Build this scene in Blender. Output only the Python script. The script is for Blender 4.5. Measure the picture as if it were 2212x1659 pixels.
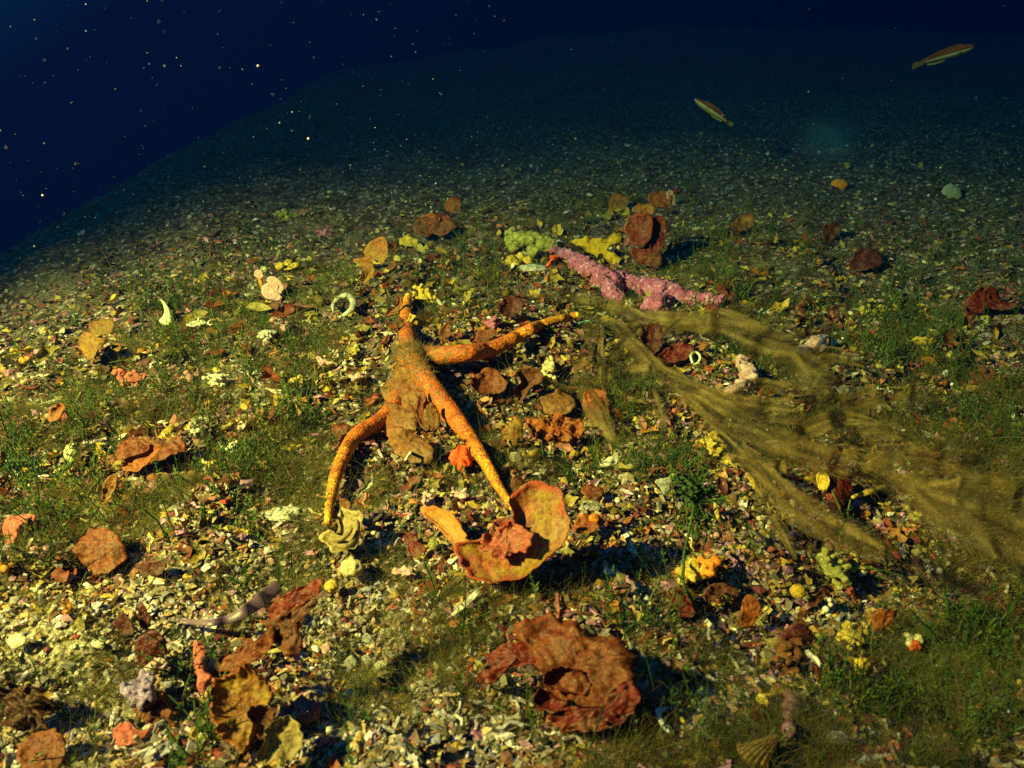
import bpy, math, random
import numpy as np
from mathutils import Vector, Matrix

# ------------------------------------------------------------------ clearing
for o in list(bpy.data.objects):
    bpy.data.objects.remove(o)
S = bpy.context.scene
COL = S.collection
rnd = random.Random(7)
rng = np.random.default_rng(11)

# ------------------------------------------------------------------ camera
CAM = np.array((0.0, 0.0, 0.34))
PITCH = math.radians(22.0)
cd = bpy.data.cameras.new('camera')
cd.sensor_width = 36.0
cd.lens = 36.0 * 800.0 / 1024.0
cd.clip_start = 0.01
cd.clip_end = 200.0
cam = bpy.data.objects.new('camera', cd)
COL.objects.link(cam)
cam.location = CAM
cam.rotation_euler = (math.pi / 2 - PITCH, 0, 0)
S.camera = cam
cd.dof.use_dof = True
cd.dof.focus_distance = 0.86
cd.dof.aperture_fstop = 16.0

# ------------------------------------------------------------------ water light, strobe, exposure
WORLD_RGB = (0.0030, 0.0090, 0.0520)
w = bpy.data.worlds.new('World')
S.world = w
w.use_nodes = True
bg = w.node_tree.nodes['Background']
bg.inputs[1].default_value = 1.0
_n, _l = w.node_tree.nodes, w.node_tree.links
_tc = _n.new('ShaderNodeTexCoord')
_dot = _n.new('ShaderNodeVectorMath'); _dot.operation = 'DOT_PRODUCT'
_dot.inputs[1].default_value = (-0.62, 0.0, 0.78)             # open blue water on the left and above, the dark flank of the reef on the right
_l.new(_tc.outputs['Generated'], _dot.inputs[0])
_rp = _n.new('ShaderNodeValToRGB')
_rp.color_ramp.elements[0].position = 0.02
_rp.color_ramp.elements[0].color = (0.0006, 0.0040, 0.0150, 1)
_rp.color_ramp.elements[1].position = 0.30
_rp.color_ramp.elements[1].color = (*WORLD_RGB, 1)
_e = _rp.color_ramp.elements.new(1.0)                        # daylight still reaches down from far above
_e.color = (0.075, 0.420, 0.840, 1)
_l.new(_dot.outputs['Value'], _rp.inputs[0])
_l.new(_rp.outputs[0], bg.inputs[0])

ld = bpy.data.lights.new('strobe', 'SPOT')       # the photographer's strobe, held out on an arm to the left
ld.energy = 520.0
ld.color = (1.0, 0.70, 0.17)
ld.spot_size = math.radians(84)
ld.spot_blend = 1.0
ld.shadow_soft_size = 0.035
lamp = bpy.data.objects.new('strobe', ld)
COL.objects.link(lamp)
LAMP = Vector((-1.00, 0.00, 0.86))
lamp.location = LAMP
lamp.rotation_euler = (Vector((0.03, 1.16, 0.0)) - LAMP).to_track_quat('-Z', 'Y').to_euler()

S.view_settings.view_transform = 'Standard'
S.view_settings.look = 'None'
S.view_settings.exposure = 0.0
S.view_settings.gamma = 1.0
S.view_settings.use_curve_mapping = False
S.render.engine = 'CYCLES'
S.cycles.use_denoising = False
S.cycles.max_bounces = 5
S.cycles.volume_bounces = 0
S.cycles.diffuse_bounces = 2
S.cycles.transparent_max_bounces = 12
S.cycles.use_adaptive_sampling = False

# ------------------------------------------------------------------ noise and ground shape
def _hash(ix, iy, iz, seed):
    n = (ix.astype(np.uint32) * np.uint32(374761393) + iy.astype(np.uint32) * np.uint32(668265263)
         + iz.astype(np.uint32) * np.uint32(2246822519) + np.uint32(seed * 3266489917 % 4294967296))
    n = (n ^ (n >> np.uint32(13))) * np.uint32(1274126177)
    n = (n ^ (n >> np.uint32(16))) * np.uint32(2654435761)
    n = n ^ (n >> np.uint32(15))
    return n.astype(np.float64) / 4294967295.0 * 2 - 1

def vn(P, f, seed=0):
    """value noise in -1..1 at the points P"""
    P = np.asarray(P, float) * f + 1000.0
    I = np.floor(P).astype(np.int64)
    F = P - I
    F = F * F * (3 - 2 * F)
    x, y, z = I[..., 0], I[..., 1], I[..., 2]
    fx, fy, fz = F[..., 0], F[..., 1], F[..., 2]
    r = 0
    for dx in (0, 1):
        wx = fx if dx else 1 - fx
        for dy in (0, 1):
            wy = fy if dy else 1 - fy
            for dz in (0, 1):
                r = r + wx * wy * (fz if dz else 1 - fz) * _hash(x + dx, y + dy, z + dz, seed)
    return r

def fbm(P, f, oct=3, seed=0, gain=.5):
    a, r, t = 1.0, 0.0, 0.0
    for k in range(oct):
        r = r + a * vn(P, f * 2 ** k, seed + k * 17)
        t += a
        a *= gain
    return r / t

def sstep(a, b, x):
    t = np.clip((x - a) / (b - a), 0, 1)
    return t * t * (3 - 2 * t)

def broad(x, y):
    x = np.asarray(x, float); y = np.asarray(y, float)
    u = np.maximum(0, -x - 0.55 - 0.17 * (np.maximum(y, 0) - 1.7))
    z = -0.36 * u * u / (1 + 0.34 * u)                       # the slope falls away to the left
    yy = np.maximum(0, y - 3.0)
    f = sstep(-0.34, 0.22, x / np.maximum(y, 0.5))
    z = z + f * 0.0042 * yy * yy                              # and climbs far off to the right
    z = z + 0.035 * np.exp(-((x - 0.05) ** 2 + (y - 1.05) ** 2) / 0.24)      # the overgrown mound
    r = np.hypot(x, y)
    P = np.stack([x, y, np.zeros_like(x)], -1)
    z = z + sstep(1.6, 4.5, r) * (0.075 * vn(P, 0.9, 21) + 0.045 * vn(P, 2.3, 22))    # hollows and humps of the far slope
    return z

def ground(x, y):
    x = np.asarray(x, float); y = np.asarray(y, float)
    P = np.stack([x, y, np.zeros_like(x)], -1)
    return (broad(x, y) + 0.017 * vn(P, 7.0, 3) + 0.012 * vn(P, 17.0, 4) + 0.0070 * vn(P, 42.0, 5)
            + 0.0026 * vn(P, 110.0, 6) - 0.020 * np.exp(-((x + 0.098) ** 2 + (y - 0.405) ** 2) / 0.0022))

# ------------------------------------------------------------------ picture coordinates (the 2212 x 1659 view) to places on the seabed
FD = 800.0 / 1024.0 * 2212
CP, SP = math.cos(PITCH), math.sin(PITCH)

def ray(x, y):
    a = (np.asarray(x, float) - 1106.0) / FD
    b = -(np.asarray(y, float) - 829.5) / FD
    d = np.stack([a, CP + b * SP, -SP + b * CP], -1)
    return d                                                  # depth along the view axis is 1

def project(P):
    d = np.asarray(P, float) - CAM
    depth = d[..., 1] * CP - d[..., 2] * SP
    up = d[..., 1] * SP + d[..., 2] * CP
    return 1106 + FD * d[..., 0] / depth, 829.5 - FD * up / depth, depth

TS = np.geomspace(0.2, 26, 260)
def hit(x, y, fine=True):
    """where the view ray first meets the seabed"""
    d = ray(x, y)
    f = ground if fine else broad
    one = d.ndim == 1
    d = np.atleast_2d(d)
    t = np.full(len(d), np.nan)
    prev = np.full(len(d), TS[0])
    if len(d) < 120:
        p = CAM + d[:, None] * TS[None, :, None]
        under = p[..., 2] < f(p[..., 0], p[..., 1])
        i = under.argmax(1)
        any_ = under.any(1)
        t = np.where(any_, TS[i], np.nan)
        prev = TS[np.maximum(i - 1, 0)]
    else:
      for T in TS:
        todo = np.isnan(t)
        if not todo.any():
            break
        p = CAM + d[todo] * T
        under = p[:, 2] < f(p[:, 0], p[:, 1])
        t[np.where(todo)[0][under]] = T
        prev[np.where(todo)[0][~under]] = T
    lo, hi = prev.copy(), t.copy()
    ok = ~np.isnan(t)
    for _ in range(14):
        m = (lo + hi) / 2
        p = CAM + d * np.where(ok, m, 1.0)[:, None]
        under = p[:, 2] < f(p[:, 0], p[:, 1])
        hi = np.where(under, m, hi)
        lo = np.where(under, lo, m)
    P = CAM + d * hi[:, None]
    return P[0] if one else P

def at(x, y, k=1.0, dz=0.0):
    """the seabed under a picture point, or a point k of the way to it"""
    P = hit(float(x), float(y))
    P = CAM + (P - CAM) * k
    P[2] += dz
    return P

def mpp(P):
    return project(P)[2] / FD                                 # metres per picture unit

# ------------------------------------------------------------------ materials
def new_mat(name):
    m = bpy.data.materials.new(name)
    m.use_nodes = True
    return m, m.node_tree.nodes, m.node_tree.links

def N(nodes, kind, **kw):
    n = nodes.new(kind)
    for k, v in kw.items():
        if k in n.inputs:
            n.inputs[k].default_value = v
        else:
            setattr(n, k, v)
    return n

def mixc(nodes, links, fac, a, b, mode='MIX'):
    n = nodes.new('ShaderNodeMix'); n.data_type = 'RGBA'; n.blend_type = mode
    for sock, v in ((n.inputs[0], fac), (n.inputs[6], a), (n.inputs[7], b)):
        if hasattr(v, 'links'):
            links.new(v, sock)
        elif isinstance(v, (int, float)):
            sock.default_value = v
        else:
            sock.default_value = (*v, 1)
    return n.outputs[2]

def ramp(nodes, links, src, stops):
    n = nodes.new('ShaderNodeValToRGB')
    els = n.color_ramp.elements
    while len(els) < len(stops):
        els.new(0.5)
    for e, (p, c) in zip(els, stops):
        e.position = p
        e.color = (*c, 1) if len(c) == 3 else c
    links.new(src, n.inputs[0])
    return n.outputs[0]

def grey(v):
    return (v, v, v)

def alga_mat(name, inner, mid, rim, dust=(0.26, 0.22, 0.11), bands=14.0, band=0.25, dusty=0.35, thin=0.16, scale=190.0, rough=0.55, bump=0.5):
    if name not in ('pale_chip', 'pink_blade', 'grey_translucent_blade', 'yellow_blade', 'cream_blade', 'smooth_blade'):
        inner, mid, rim = [tuple(c_ * q_ for c_, q_ in zip(v_, (.50, .37, .37))) for v_ in (inner, mid, rim)]
    m, n, l = new_mat(name)
    b = n['Principled BSDF']
    tc = n.new('ShaderNodeTexCoord')
    at_ = N(n, 'ShaderNodeAttribute', attribute_name='rad')
    base = ramp(n, l, at_.outputs['Fac'], [(0.0, inner), (0.55, mid), (0.88, mid), (0.97, rim)])
    big = N(n, 'ShaderNodeTexNoise', Scale=scale * 0.28, Detail=5.0, Roughness=0.62)
    l.new(tc.outputs['Object'], big.inputs['Vector'])
    f1 = ramp(n, l, big.outputs['Fac'], [(0.42, grey(0)), (0.58, grey(1))])
    dark = tuple(c * 0.45 for c in inner)
    pa = N(n, 'ShaderNodeTexNoise', Scale=scale * 0.16, Detail=6.0, Roughness=0.7)
    l.new(tc.outputs['Object'], pa.inputs['Vector'])
    fp = ramp(n, l, pa.outputs['Fac'], [(0.50, grey(0)), (0.58, grey(0.8))])
    base = mixc(n, l, mixc(n, l, 0.75, grey(0), f1), base, tuple(.5 * (p_ + q_) for p_, q_ in zip(inner, rim)))
    base = mixc(n, l, fp, base, tuple(.55 * m_ + .45 * d_ * .5 for m_, d_ in zip(mid, dust)))
    sp = N(n, 'ShaderNodeTexNoise', Scale=scale * 1.4, Detail=4.0, Roughness=0.7)
    l.new(tc.outputs['Object'], sp.inputs['Vector'])
    f2 = ramp(n, l, sp.outputs['Fac'], [(0.40, grey(1)), (0.52, grey(0))])
    base = mixc(n, l, mixc(n, l, 0.8, grey(0), f2), base, dark)
    # rings of growth
    mul = N(n, 'ShaderNodeMath', operation='MULTIPLY'); mul.inputs[1].default_value = bands * 3.4
    add = N(n, 'ShaderNodeMath', operation='ADD')
    wob = N(n, 'ShaderNodeMath', operation='MULTIPLY'); wob.inputs[1].default_value = 26.0
    l.new(at_.outputs['Fac'], mul.inputs[0]); l.new(big.outputs['Fac'], wob.inputs[0])
    l.new(mul.outputs[0], add.inputs[0]); l.new(wob.outputs[0], add.inputs[1])
    sn = N(n, 'ShaderNodeMath', operation='SINE'); l.new(add.outputs[0], sn.inputs[0])
    f3 = ramp(n, l, sn.outputs[0], [(0.1, grey(0)), (0.95, grey(band * 0.8))])
    base = mixc(n, l, f3, base, tuple(c * 0.5 for c in mid))
    # settled silt
    du = N(n, 'ShaderNodeTexNoise', Scale=scale * 3.2, Detail=3.0, Roughness=0.75)
    l.new(tc.outputs['Object'], du.inputs['Vector'])
    f4 = ramp(n, l, du.outputs['Fac'], [(0.56, grey(0)), (0.68, grey(dusty * 1.6 if dusty < .6 else 1.0))])
    base = mixc(n, l, f4, base, dust)
    l.new(base, b.inputs['Base Color'])
    b.inputs['Roughness'].default_value = rough
    b.inputs['Specular IOR Level'].default_value = 0.25
    hs = N(n, 'ShaderNodeMath', operation='MULTIPLY_ADD'); hs.inputs[1].default_value = 0.05
    l.new(sn.outputs[0], hs.inputs[0]); l.new(sp.outputs['Fac'], hs.inputs[2])
    bp = N(n, 'ShaderNodeBump', Strength=bump, Distance=0.0025)
    l.new(hs.outputs[0], bp.inputs['Height'])
    l.new(bp.outputs[0], b.inputs['Normal'])
    if thin:
        tr = n.new('ShaderNodeBsdfTranslucent'); l.new(base, tr.inputs[0])
        mx = n.new('ShaderNodeMixShader'); mx.inputs[0].default_value = thin
        l.new(b.outputs[0], mx.inputs[1]); l.new(tr.outputs[0], mx.inputs[2])
        l.new(mx.outputs[0], n['Material Output'].inputs[0])
    return m

def crust_mat(name, a, b_, c, scale=90.0, bump=0.8, rough=0.7, spots=None):
    """knobbly living crust: three colours broken up by noise"""
    m, n, l = new_mat(name)
    b = n['Principled BSDF']
    tc = n.new('ShaderNodeTexCoord')
    n1 = N(n, 'ShaderNodeTexNoise', Scale=scale, Detail=5.0, Roughness=0.65)
    n2 = N(n, 'ShaderNodeTexNoise', Scale=scale * 3.7, Detail=4.0, Roughness=0.7)
    l.new(tc.outputs['Object'], n1.inputs['Vector']); l.new(tc.outputs['Object'], n2.inputs['Vector'])
    base = ramp(n, l, n1.outputs['Fac'], [(0.34, a), (0.52, b_), (0.70, c)])
    f = ramp(n, l, n2.outputs['Fac'], [(0.36, grey(1)), (0.52, grey(0))])
    base = mixc(n, l, mixc(n, l, 0.7, grey(0), f), base, tuple(v * 0.35 for v in a))
    if spots:
        v = N(n, 'ShaderNodeTexNoise', Scale=scale * 2.2, Detail=2.0)
        l.new(tc.outputs['Object'], v.inputs['Vector'])
        fs = ramp(n, l, v.outputs['Fac'], [(0.60, grey(0)), (0.66, grey(0.85))])
        base = mixc(n, l, fs, base, spots)
    l.new(base, b.inputs['Base Color'])
    b.inputs['Roughness'].default_value = rough
    b.inputs['Specular IOR Level'].default_value = 0.25
    bp = N(n, 'ShaderNodeBump', Strength=bump, Distance=0.003)
    l.new(n2.outputs['Fac'], bp.inputs['Height']); l.new(bp.outputs[0], b.inputs['Normal'])
    return m

def bits_mat(name, source='attr', thin=0.0, var=0.5, scale=420.0, rough=0.6, spec=0.3, bump=True):
    """one colour per piece (own attribute or object colour), mottled"""
    m, n, l = new_mat(name)
    b = n['Principled BSDF']
    if source == 'attr':
        c = N(n, 'ShaderNodeAttribute', attribute_name='col').outputs['Color']
    else:
        c = n.new('ShaderNodeObjectInfo').outputs['Color']
    tc = n.new('ShaderNodeTexCoord')
    nz = N(n, 'ShaderNodeTexNoise', Scale=scale, Detail=3.0, Roughness=0.7)
    l.new(tc.outputs['Object'], nz.inputs['Vector'])
    f = ramp(n, l, nz.outputs['Fac'], [(0.36, grey(1 - var)), (0.62, grey(1.15))])
    base = mixc(n, l, 1.0, c, f, 'MULTIPLY')
    l.new(base, b.inputs['Base Color'])
    b.inputs['Roughness'].default_value = rough
    b.inputs['Specular IOR Level'].default_value = spec
    bp = N(n, 'ShaderNodeBump', Strength=0.5, Distance=0.001)
    if bump:
        l.new(nz.outputs['Fac'], bp.inputs['Height']); l.new(bp.outputs[0], b.inputs['Normal'])
    if thin:
        tr = n.new('ShaderNodeBsdfTranslucent'); l.new(base, tr.inputs[0])
        mx = n.new('ShaderNodeMixShader'); mx.inputs[0].default_value = thin
        l.new(b.outputs[0], mx.inputs[1]); l.new(tr.outputs[0], mx.inputs[2])
        l.new(mx.outputs[0], n['Material Output'].inputs[0])
    return m

# ------------------------------------------------------------------ mesh helpers
def raw_mesh(name, V, F, mat=None, smooth=True, attrs=None):
    V = np.asarray(V, np.float32); F = np.asarray(F, np.int32)
    me = bpy.data.meshes.new(name)
    k = F.shape[1]
    me.vertices.add(len(V)); me.vertices.foreach_set('co', V.ravel())
    me.loops.add(F.size); me.loops.foreach_set('vertex_index', F.ravel())
    me.polygons.add(len(F))
    me.polygons.foreach_set('loop_start', np.arange(0, F.size, k, dtype=np.int32))
    me.polygons.foreach_set('use_smooth', np.full(len(F), smooth))
    me.update(calc_edges=True)
    me.validate()
    for a, v in (attrs or {}).items():
        v = np.asarray(v, np.float32)
        if v.ndim == 1:
            at_ = me.attributes.new(a, 'FLOAT', 'POINT'); at_.data.foreach_set('value', v)
        else:
            at_ = me.attributes.new(a, 'FLOAT_COLOR', 'POINT')
            at_.data.foreach_set('color', np.hstack([v, np.ones((len(v), 1), np.float32)]).ravel())
    if mat:
        me.materials.append(mat)
    return me

def link(name, me, parent=None, loc=None):
    o = bpy.data.objects.new(name, me)
    COL.objects.link(o)
    if parent is not None:
        o.parent = parent
    if loc is not None:
        o.location = loc
    return o

MARKS = []                                                    # landmarks that the small things' labels refer to
def tag(o, label, cat, group=None, short=None, px=None):
    o['label'] = label; o['category'] = cat
    if group:
        o['group'] = group
    if short and px:
        MARKS.append((short, px[0], px[1]))
    return o

def thing(name, loc, label, cat, group=None, short=None, px=None):
    o = bpy.data.objects.new(name, None)
    COL.objects.link(o)
    o.location = [float(v) for v in loc]
    o.empty_display_size = 0.02
    return tag(o, label, cat, group, short, px)

def rel_mesh(name, V, F, mat, parent, smooth=True, attrs=None):
    """a part: its coordinates are kept relative to its thing's base"""
    V = np.asarray(V, float) - np.array(parent.location)
    return link(name, raw_mesh(name, V, F, mat, smooth, attrs), parent)

def solo(name, V, F, mat, base, label, cat, group=None, short=None, px=None, smooth=True, attrs=None):
    V = np.asarray(V, float) - np.asarray(base)
    o = link(name, raw_mesh(name, V, F, mat, smooth, attrs), None, [float(v) for v in base])
    return tag(o, label, cat, group, short, px)

def catmull(P, n, closed=True):
    P = np.asarray(P, float)
    m = len(P)
    out = []
    segs = m if closed else m - 1
    for i in range(segs):
        if closed:
            a, b, c, d = P[(i - 1) % m], P[i], P[(i + 1) % m], P[(i + 2) % m]
        else:
            b, c = P[i], P[i + 1]
            a = P[i - 1] if i else 2 * b - c
            d = P[i + 2] if i + 2 < m else 2 * c - b
        t = np.linspace(0, 1, 16, endpoint=False)[:, None]
        out.append(0.5 * (2 * b + (c - a) * t + (2 * a - 5 * b + 4 * c - d) * t ** 2 + (3 * b - a - 3 * c + d) * t ** 3))
    if not closed:
        out.append(P[-1:])
    Q = np.vstack(out)
    if closed:
        Q = np.vstack([Q, Q[:1]])
    L = np.concatenate([[0], np.cumsum(np.linalg.norm(np.diff(Q, axis=0), axis=1))])
    s = np.linspace(0, L[-1], n, endpoint=not closed)
    return np.stack([np.interp(s, L, Q[:, k]) for k in range(Q.shape[1])], -1)

def unit(v):
    v = np.asarray(v, float)
    return v / np.linalg.norm(v)

SEED = [100]
POLYS = []
def leaf_geo(outline, n=(0.0, -0.75, 0.66), k=0.985, cup=0.25, ruffle=0.14, rim=0.10, th=0.0016, ctr=None, base=None, freq=1.0, edge=0.10):
    """a foliose blade: its outline laid on a tilted plane at its own place on the seabed, then cupped, ruffled and given thickness.
    Returns vertices, triangles, radial attribute."""
    SEED[0] += 1
    ruffle = ruffle * 1.35
    if np.ptp(np.asarray(outline, float), axis=0).max() < 62:
        ruffle, edge = ruffle * 1.35, edge * 1.7
    O = np.asarray(outline, float)
    if np.ptp(O, axis=0).max() > 34:
        POLYS.append(O)
    size_px = max(O[:, 0].max() - O[:, 0].min(), O[:, 1].max() - O[:, 1].min())
    m = int(np.clip(size_px * 0.55, 22, 110)); R = int(np.clip(size_px * 0.085, 4, 16))
    bx = base if base is not None else (O[:, 0].mean(), O[:, 1].max() - 0.12 * (O[:, 1].max() - O[:, 1].min()))
    P0 = at(bx[0], bx[1], k)
    nn = unit(n)
    C2 = catmull(O, m)
    c2 = np.asarray(ctr, float) if ctr is not None else O.mean(0)
    C2 = c2 + (C2 - c2) * (1 + edge * vn(np.c_[C2, np.zeros(m)], 0.09, SEED[0])[:, None] + edge * 0.6 * vn(np.c_[C2, np.zeros(m)], 0.25, SEED[0])[:, None])
    def onplane(p):
        d = ray(p[:, 0], p[:, 1])
        t = ((P0 - CAM) @ nn) / (d @ nn)
        return CAM + d * t[:, None]
    rimP = onplane(C2)
    cP = onplane(c2[None])[0]
    size = np.mean(np.linalg.norm(rimP - cP, axis=1))
    s = (np.arange(1, R + 1) / R)
    V = cP + (rimP[None] - cP) * s[:, None, None]
    V = np.vstack([cP[None], V.reshape(-1, 3)])
    rad = np.concatenate([[0], np.repeat(s, m)])
    q = (V - cP) / size
    nz = fbm(q, 1.7 * freq, 3, SEED[0]) * rad ** 1.2 * ruffle + fbm(q, 6.0 * freq, 2, SEED[0] + 5) * ruffle * 0.22
    nz = nz + .035 * np.sin(rad * 17 + 5 * fbm(q, 2.0, 2, SEED[0] + 3)) * rad       # growth steps
    disp = size * (cup * (rad ** 2 - 0.25) + nz + rim * np.clip((rad - 0.82) / 0.18, 0, 1) ** 2)
    V = V + nn * disp[:, None]
    tang = vn(q, 3.0, SEED[0] + 9) * 0.05 * size * rad
    V = V + np.stack([tang, tang * 0.3, -tang * 0.2], -1)
    n0 = len(V)
    fs = []
    j = np.arange(m); j2 = (j + 1) % m
    fs.append(np.stack([np.zeros(m, int), 1 + j, 1 + j2], -1))
    for r in range(R - 1):
        a = 1 + r * m
        b = a + m
        fs.append(np.stack([a + j, b + j, b + j2], -1)); fs.append(np.stack([a + j, b + j2, a + j2], -1))
    top = np.vstack(fs)
    Vb = V - nn * (th * (1.15 - 0.75 * rad ** 4))[:, None]
    bot = top[:, ::-1] + n0
    a = 1 + (R - 1) * m
    side = np.vstack([np.stack([a + j, a + n0 + j, a + n0 + j2], -1), np.stack([a + j, a + n0 + j2, a + j2], -1)])
    return np.vstack([V, Vb]), np.vstack([top, bot, side]), np.concatenate([rad, rad])

def leaf(name, outline, mat, label, cat='alga', short=None, group=None, **kw):
    V, F, rad = leaf_geo(outline, **kw)
    O = np.asarray(outline, float)
    b = at(O[:, 0].mean(), O[:, 1].max() - 4)
    return solo(name, V, F, mat, b, label, cat, group, short, (O[:, 0].mean(), O[:, 1].mean()), True, {'rad': rad})

def leaf_part(name, outline, mat, parent, **kw):
    V, F, rad = leaf_geo(outline, **kw)
    return rel_mesh(name, V, F, mat, parent, True, {'rad': rad})

def tube_geo(P, R, seg=10, caps=True, flat=1.0):
    P = np.asarray(P, float); R = np.asarray(R, float)
    T = np.gradient(P, axis=0)
    T /= np.linalg.norm(T, axis=1)[:, None] + 1e-12
    ref = np.array((0, 0, 1.0)) if abs(T[0, 2]) < 0.9 else np.array((1.0, 0, 0))
    A = []
    a = unit(np.cross(ref, T[0]))
    for t in T:
        a = a - t * (a @ t)
        a = a / (np.linalg.norm(a) + 1e-12)
        A.append(a)
    A = np.array(A); B = np.cross(T, A)
    th = np.linspace(0, 2 * math.pi, seg, endpoint=False)
    V = P[:, None] + R[:, None, None] * (A[:, None] * np.cos(th)[None, :, None] + flat * B[:, None] * np.sin(th)[None, :, None])
    n = len(P)
    V = V.reshape(-1, 3)
    j = np.arange(seg); j2 = (j + 1) % seg
    fs = []
    for i in range(n - 1):
        a_, b_ = i * seg, (i + 1) * seg
        fs.append(np.stack([a_ + j, a_ + j2, b_ + j2], -1)); fs.append(np.stack([a_ + j, b_ + j2, b_ + j], -1))
    V = np.vstack([V, P[0] - T[0] * R[0] * .6, P[-1] + T[-1] * R[-1] * .6])
    c0, c1 = n * seg, n * seg + 1
    fs.append(np.stack([np.full(seg, c0), j2, j], -1)); fs.append(np.stack([np.full(seg, c1), (n - 1) * seg + j, (n - 1) * seg + j2], -1))
    return V, np.vstack(fs)

def path3(pts, n, ks=None):
    """picture points -> a smooth path that lies k of the way to the seabed"""
    C = catmull(pts, n, closed=False)
    H = hit(C[:, 0], C[:, 1])
    if ks is not None:
        u = np.linspace(0, 1, len(ks))
        kk = np.interp(np.linspace(0, 1, n), u, ks)
        H = CAM + (H - CAM) * kk[:, None]
    return H

def radii(vals, n):
    return np.interp(np.linspace(0, 1, n), np.linspace(0, 1, len(vals)), vals)

def strands(name, C3, rad, col, mat, parent=None):
    """fine filaments: C3 (n, k, 3), root radius per strand, colour per strand"""
    n, k = C3.shape[:2]
    cu = bpy.data.hair_curves.new(name)
    cu.add_curves([k] * n)
    cu.position_data.foreach_set('vector', C3.astype(np.float32).ravel())
    taper = np.linspace(1.0, .35, k)
    ra = cu.attributes.new('radius', 'FLOAT', 'POINT') if 'radius' not in cu.attributes else cu.attributes['radius']
    ra.data.foreach_set('value', (rad[:, None] * taper[None]).astype(np.float32).ravel())
    ca = cu.attributes.new('col', 'FLOAT_COLOR', 'CURVE')
    ca.data.foreach_set('color', np.hstack([col, np.ones((n, 1))]).astype(np.float32).ravel())
    cu.materials.append(mat)
    o = bpy.data.objects.new(name, cu)
    COL.objects.link(o)
    if parent is not None:
        o.parent = parent
    o['kind'] = 'stuff'
    return o

ICO = {}
def ico(sub):
    if sub in ICO:
        return ICO[sub]
    import bmesh
    bm = bmesh.new()
    bmesh.ops.create_icosphere(bm, subdivisions=sub, radius=1.0)
    bm.verts.ensure_lookup_table()
    V = np.array([v.co[:] for v in bm.verts]); F = np.array([[v.index for v in f.verts] for f in bm.faces])
    bm.free()
    ICO[sub] = (V, F)
    return ICO[sub]

def lump_geo(c, r, amp=0.25, f=2.2, sub=4, seed=None, oct=3):
    SEED[0] += 1
    V, F = ico(sub)
    r = np.asarray(r, float) * np.ones(3)
    d = 1 + amp * fbm(V, f, oct, seed or SEED[0])
    return np.asarray(c) + V * d[:, None] * r, F

def join(parts):
    Vs, Fs, o = [], [], 0
    for V, F in parts:
        Vs.append(V); Fs.append(F + o); o += len(V)
    return np.vstack(Vs), np.vstack(Fs)

def fuse(parts, voxel, disp=0.0, freq=120.0, smooth=2, oct=3, seed=1, gain=.5):
    """several closed pieces fused into one continuous surface, then roughened"""
    V, F = join(parts)
    org = V.mean(0)
    me = raw_mesh('tmp', V - org, F)
    o = link('tmp', me)
    md = o.modifiers.new('r', 'REMESH'); md.mode = 'VOXEL'; md.voxel_size = voxel
    if smooth:
        sm = o.modifiers.new('s', 'SMOOTH'); sm.iterations = smooth; sm.factor = 0.5
    dg = bpy.context.evaluated_depsgraph_get()
    ev = o.evaluated_get(dg).to_mesh()
    ev.calc_loop_triangles()
    nv = len(ev.vertices)
    V = np.empty(nv * 3); ev.vertices.foreach_get('co', V); V = V.reshape(-1, 3)
    Nn = np.empty(nv * 3); ev.vertices.foreach_get('normal', Nn); Nn = Nn.reshape(-1, 3)
    F = np.empty(len(ev.loop_triangles) * 3, np.int32); ev.loop_triangles.foreach_get('vertices', F); F = F.reshape(-1, 3)
    o.evaluated_get(dg).to_mesh_clear()
    bpy.data.objects.remove(o); bpy.data.meshes.remove(me)
    V = V + org
    if disp:
        V = V + Nn * (disp * fbm(V, freq, oct, seed, gain))[:, None]
    return V, F

# crops of the photograph that were read off at a higher magnification: crop units -> picture units
def mk(x0, y0, s):
    return lambda pts: [(x0 + p[0] * s, y0 + p[1] * s) for p in pts]
A1 = mk(0, 574.4, 0.25)
A2 = mk(459.5, 459.5, 0.25)
A3 = mk(1025.6, 393.8, 0.2871)
A4 = mk(656.4, 1025.6, 0.3339)
A5 = mk(246.1, 1214.4, 0.268)
A6 = mk(1394.8, 1189.7, 0.2829)
A7 = mk(1230.8, 615.4, 0.4436)
AC = mk(656.4, 574.4, 0.2967)
AQ = mk(0, 829.5, 0.5)
ID = lambda p: p

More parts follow.
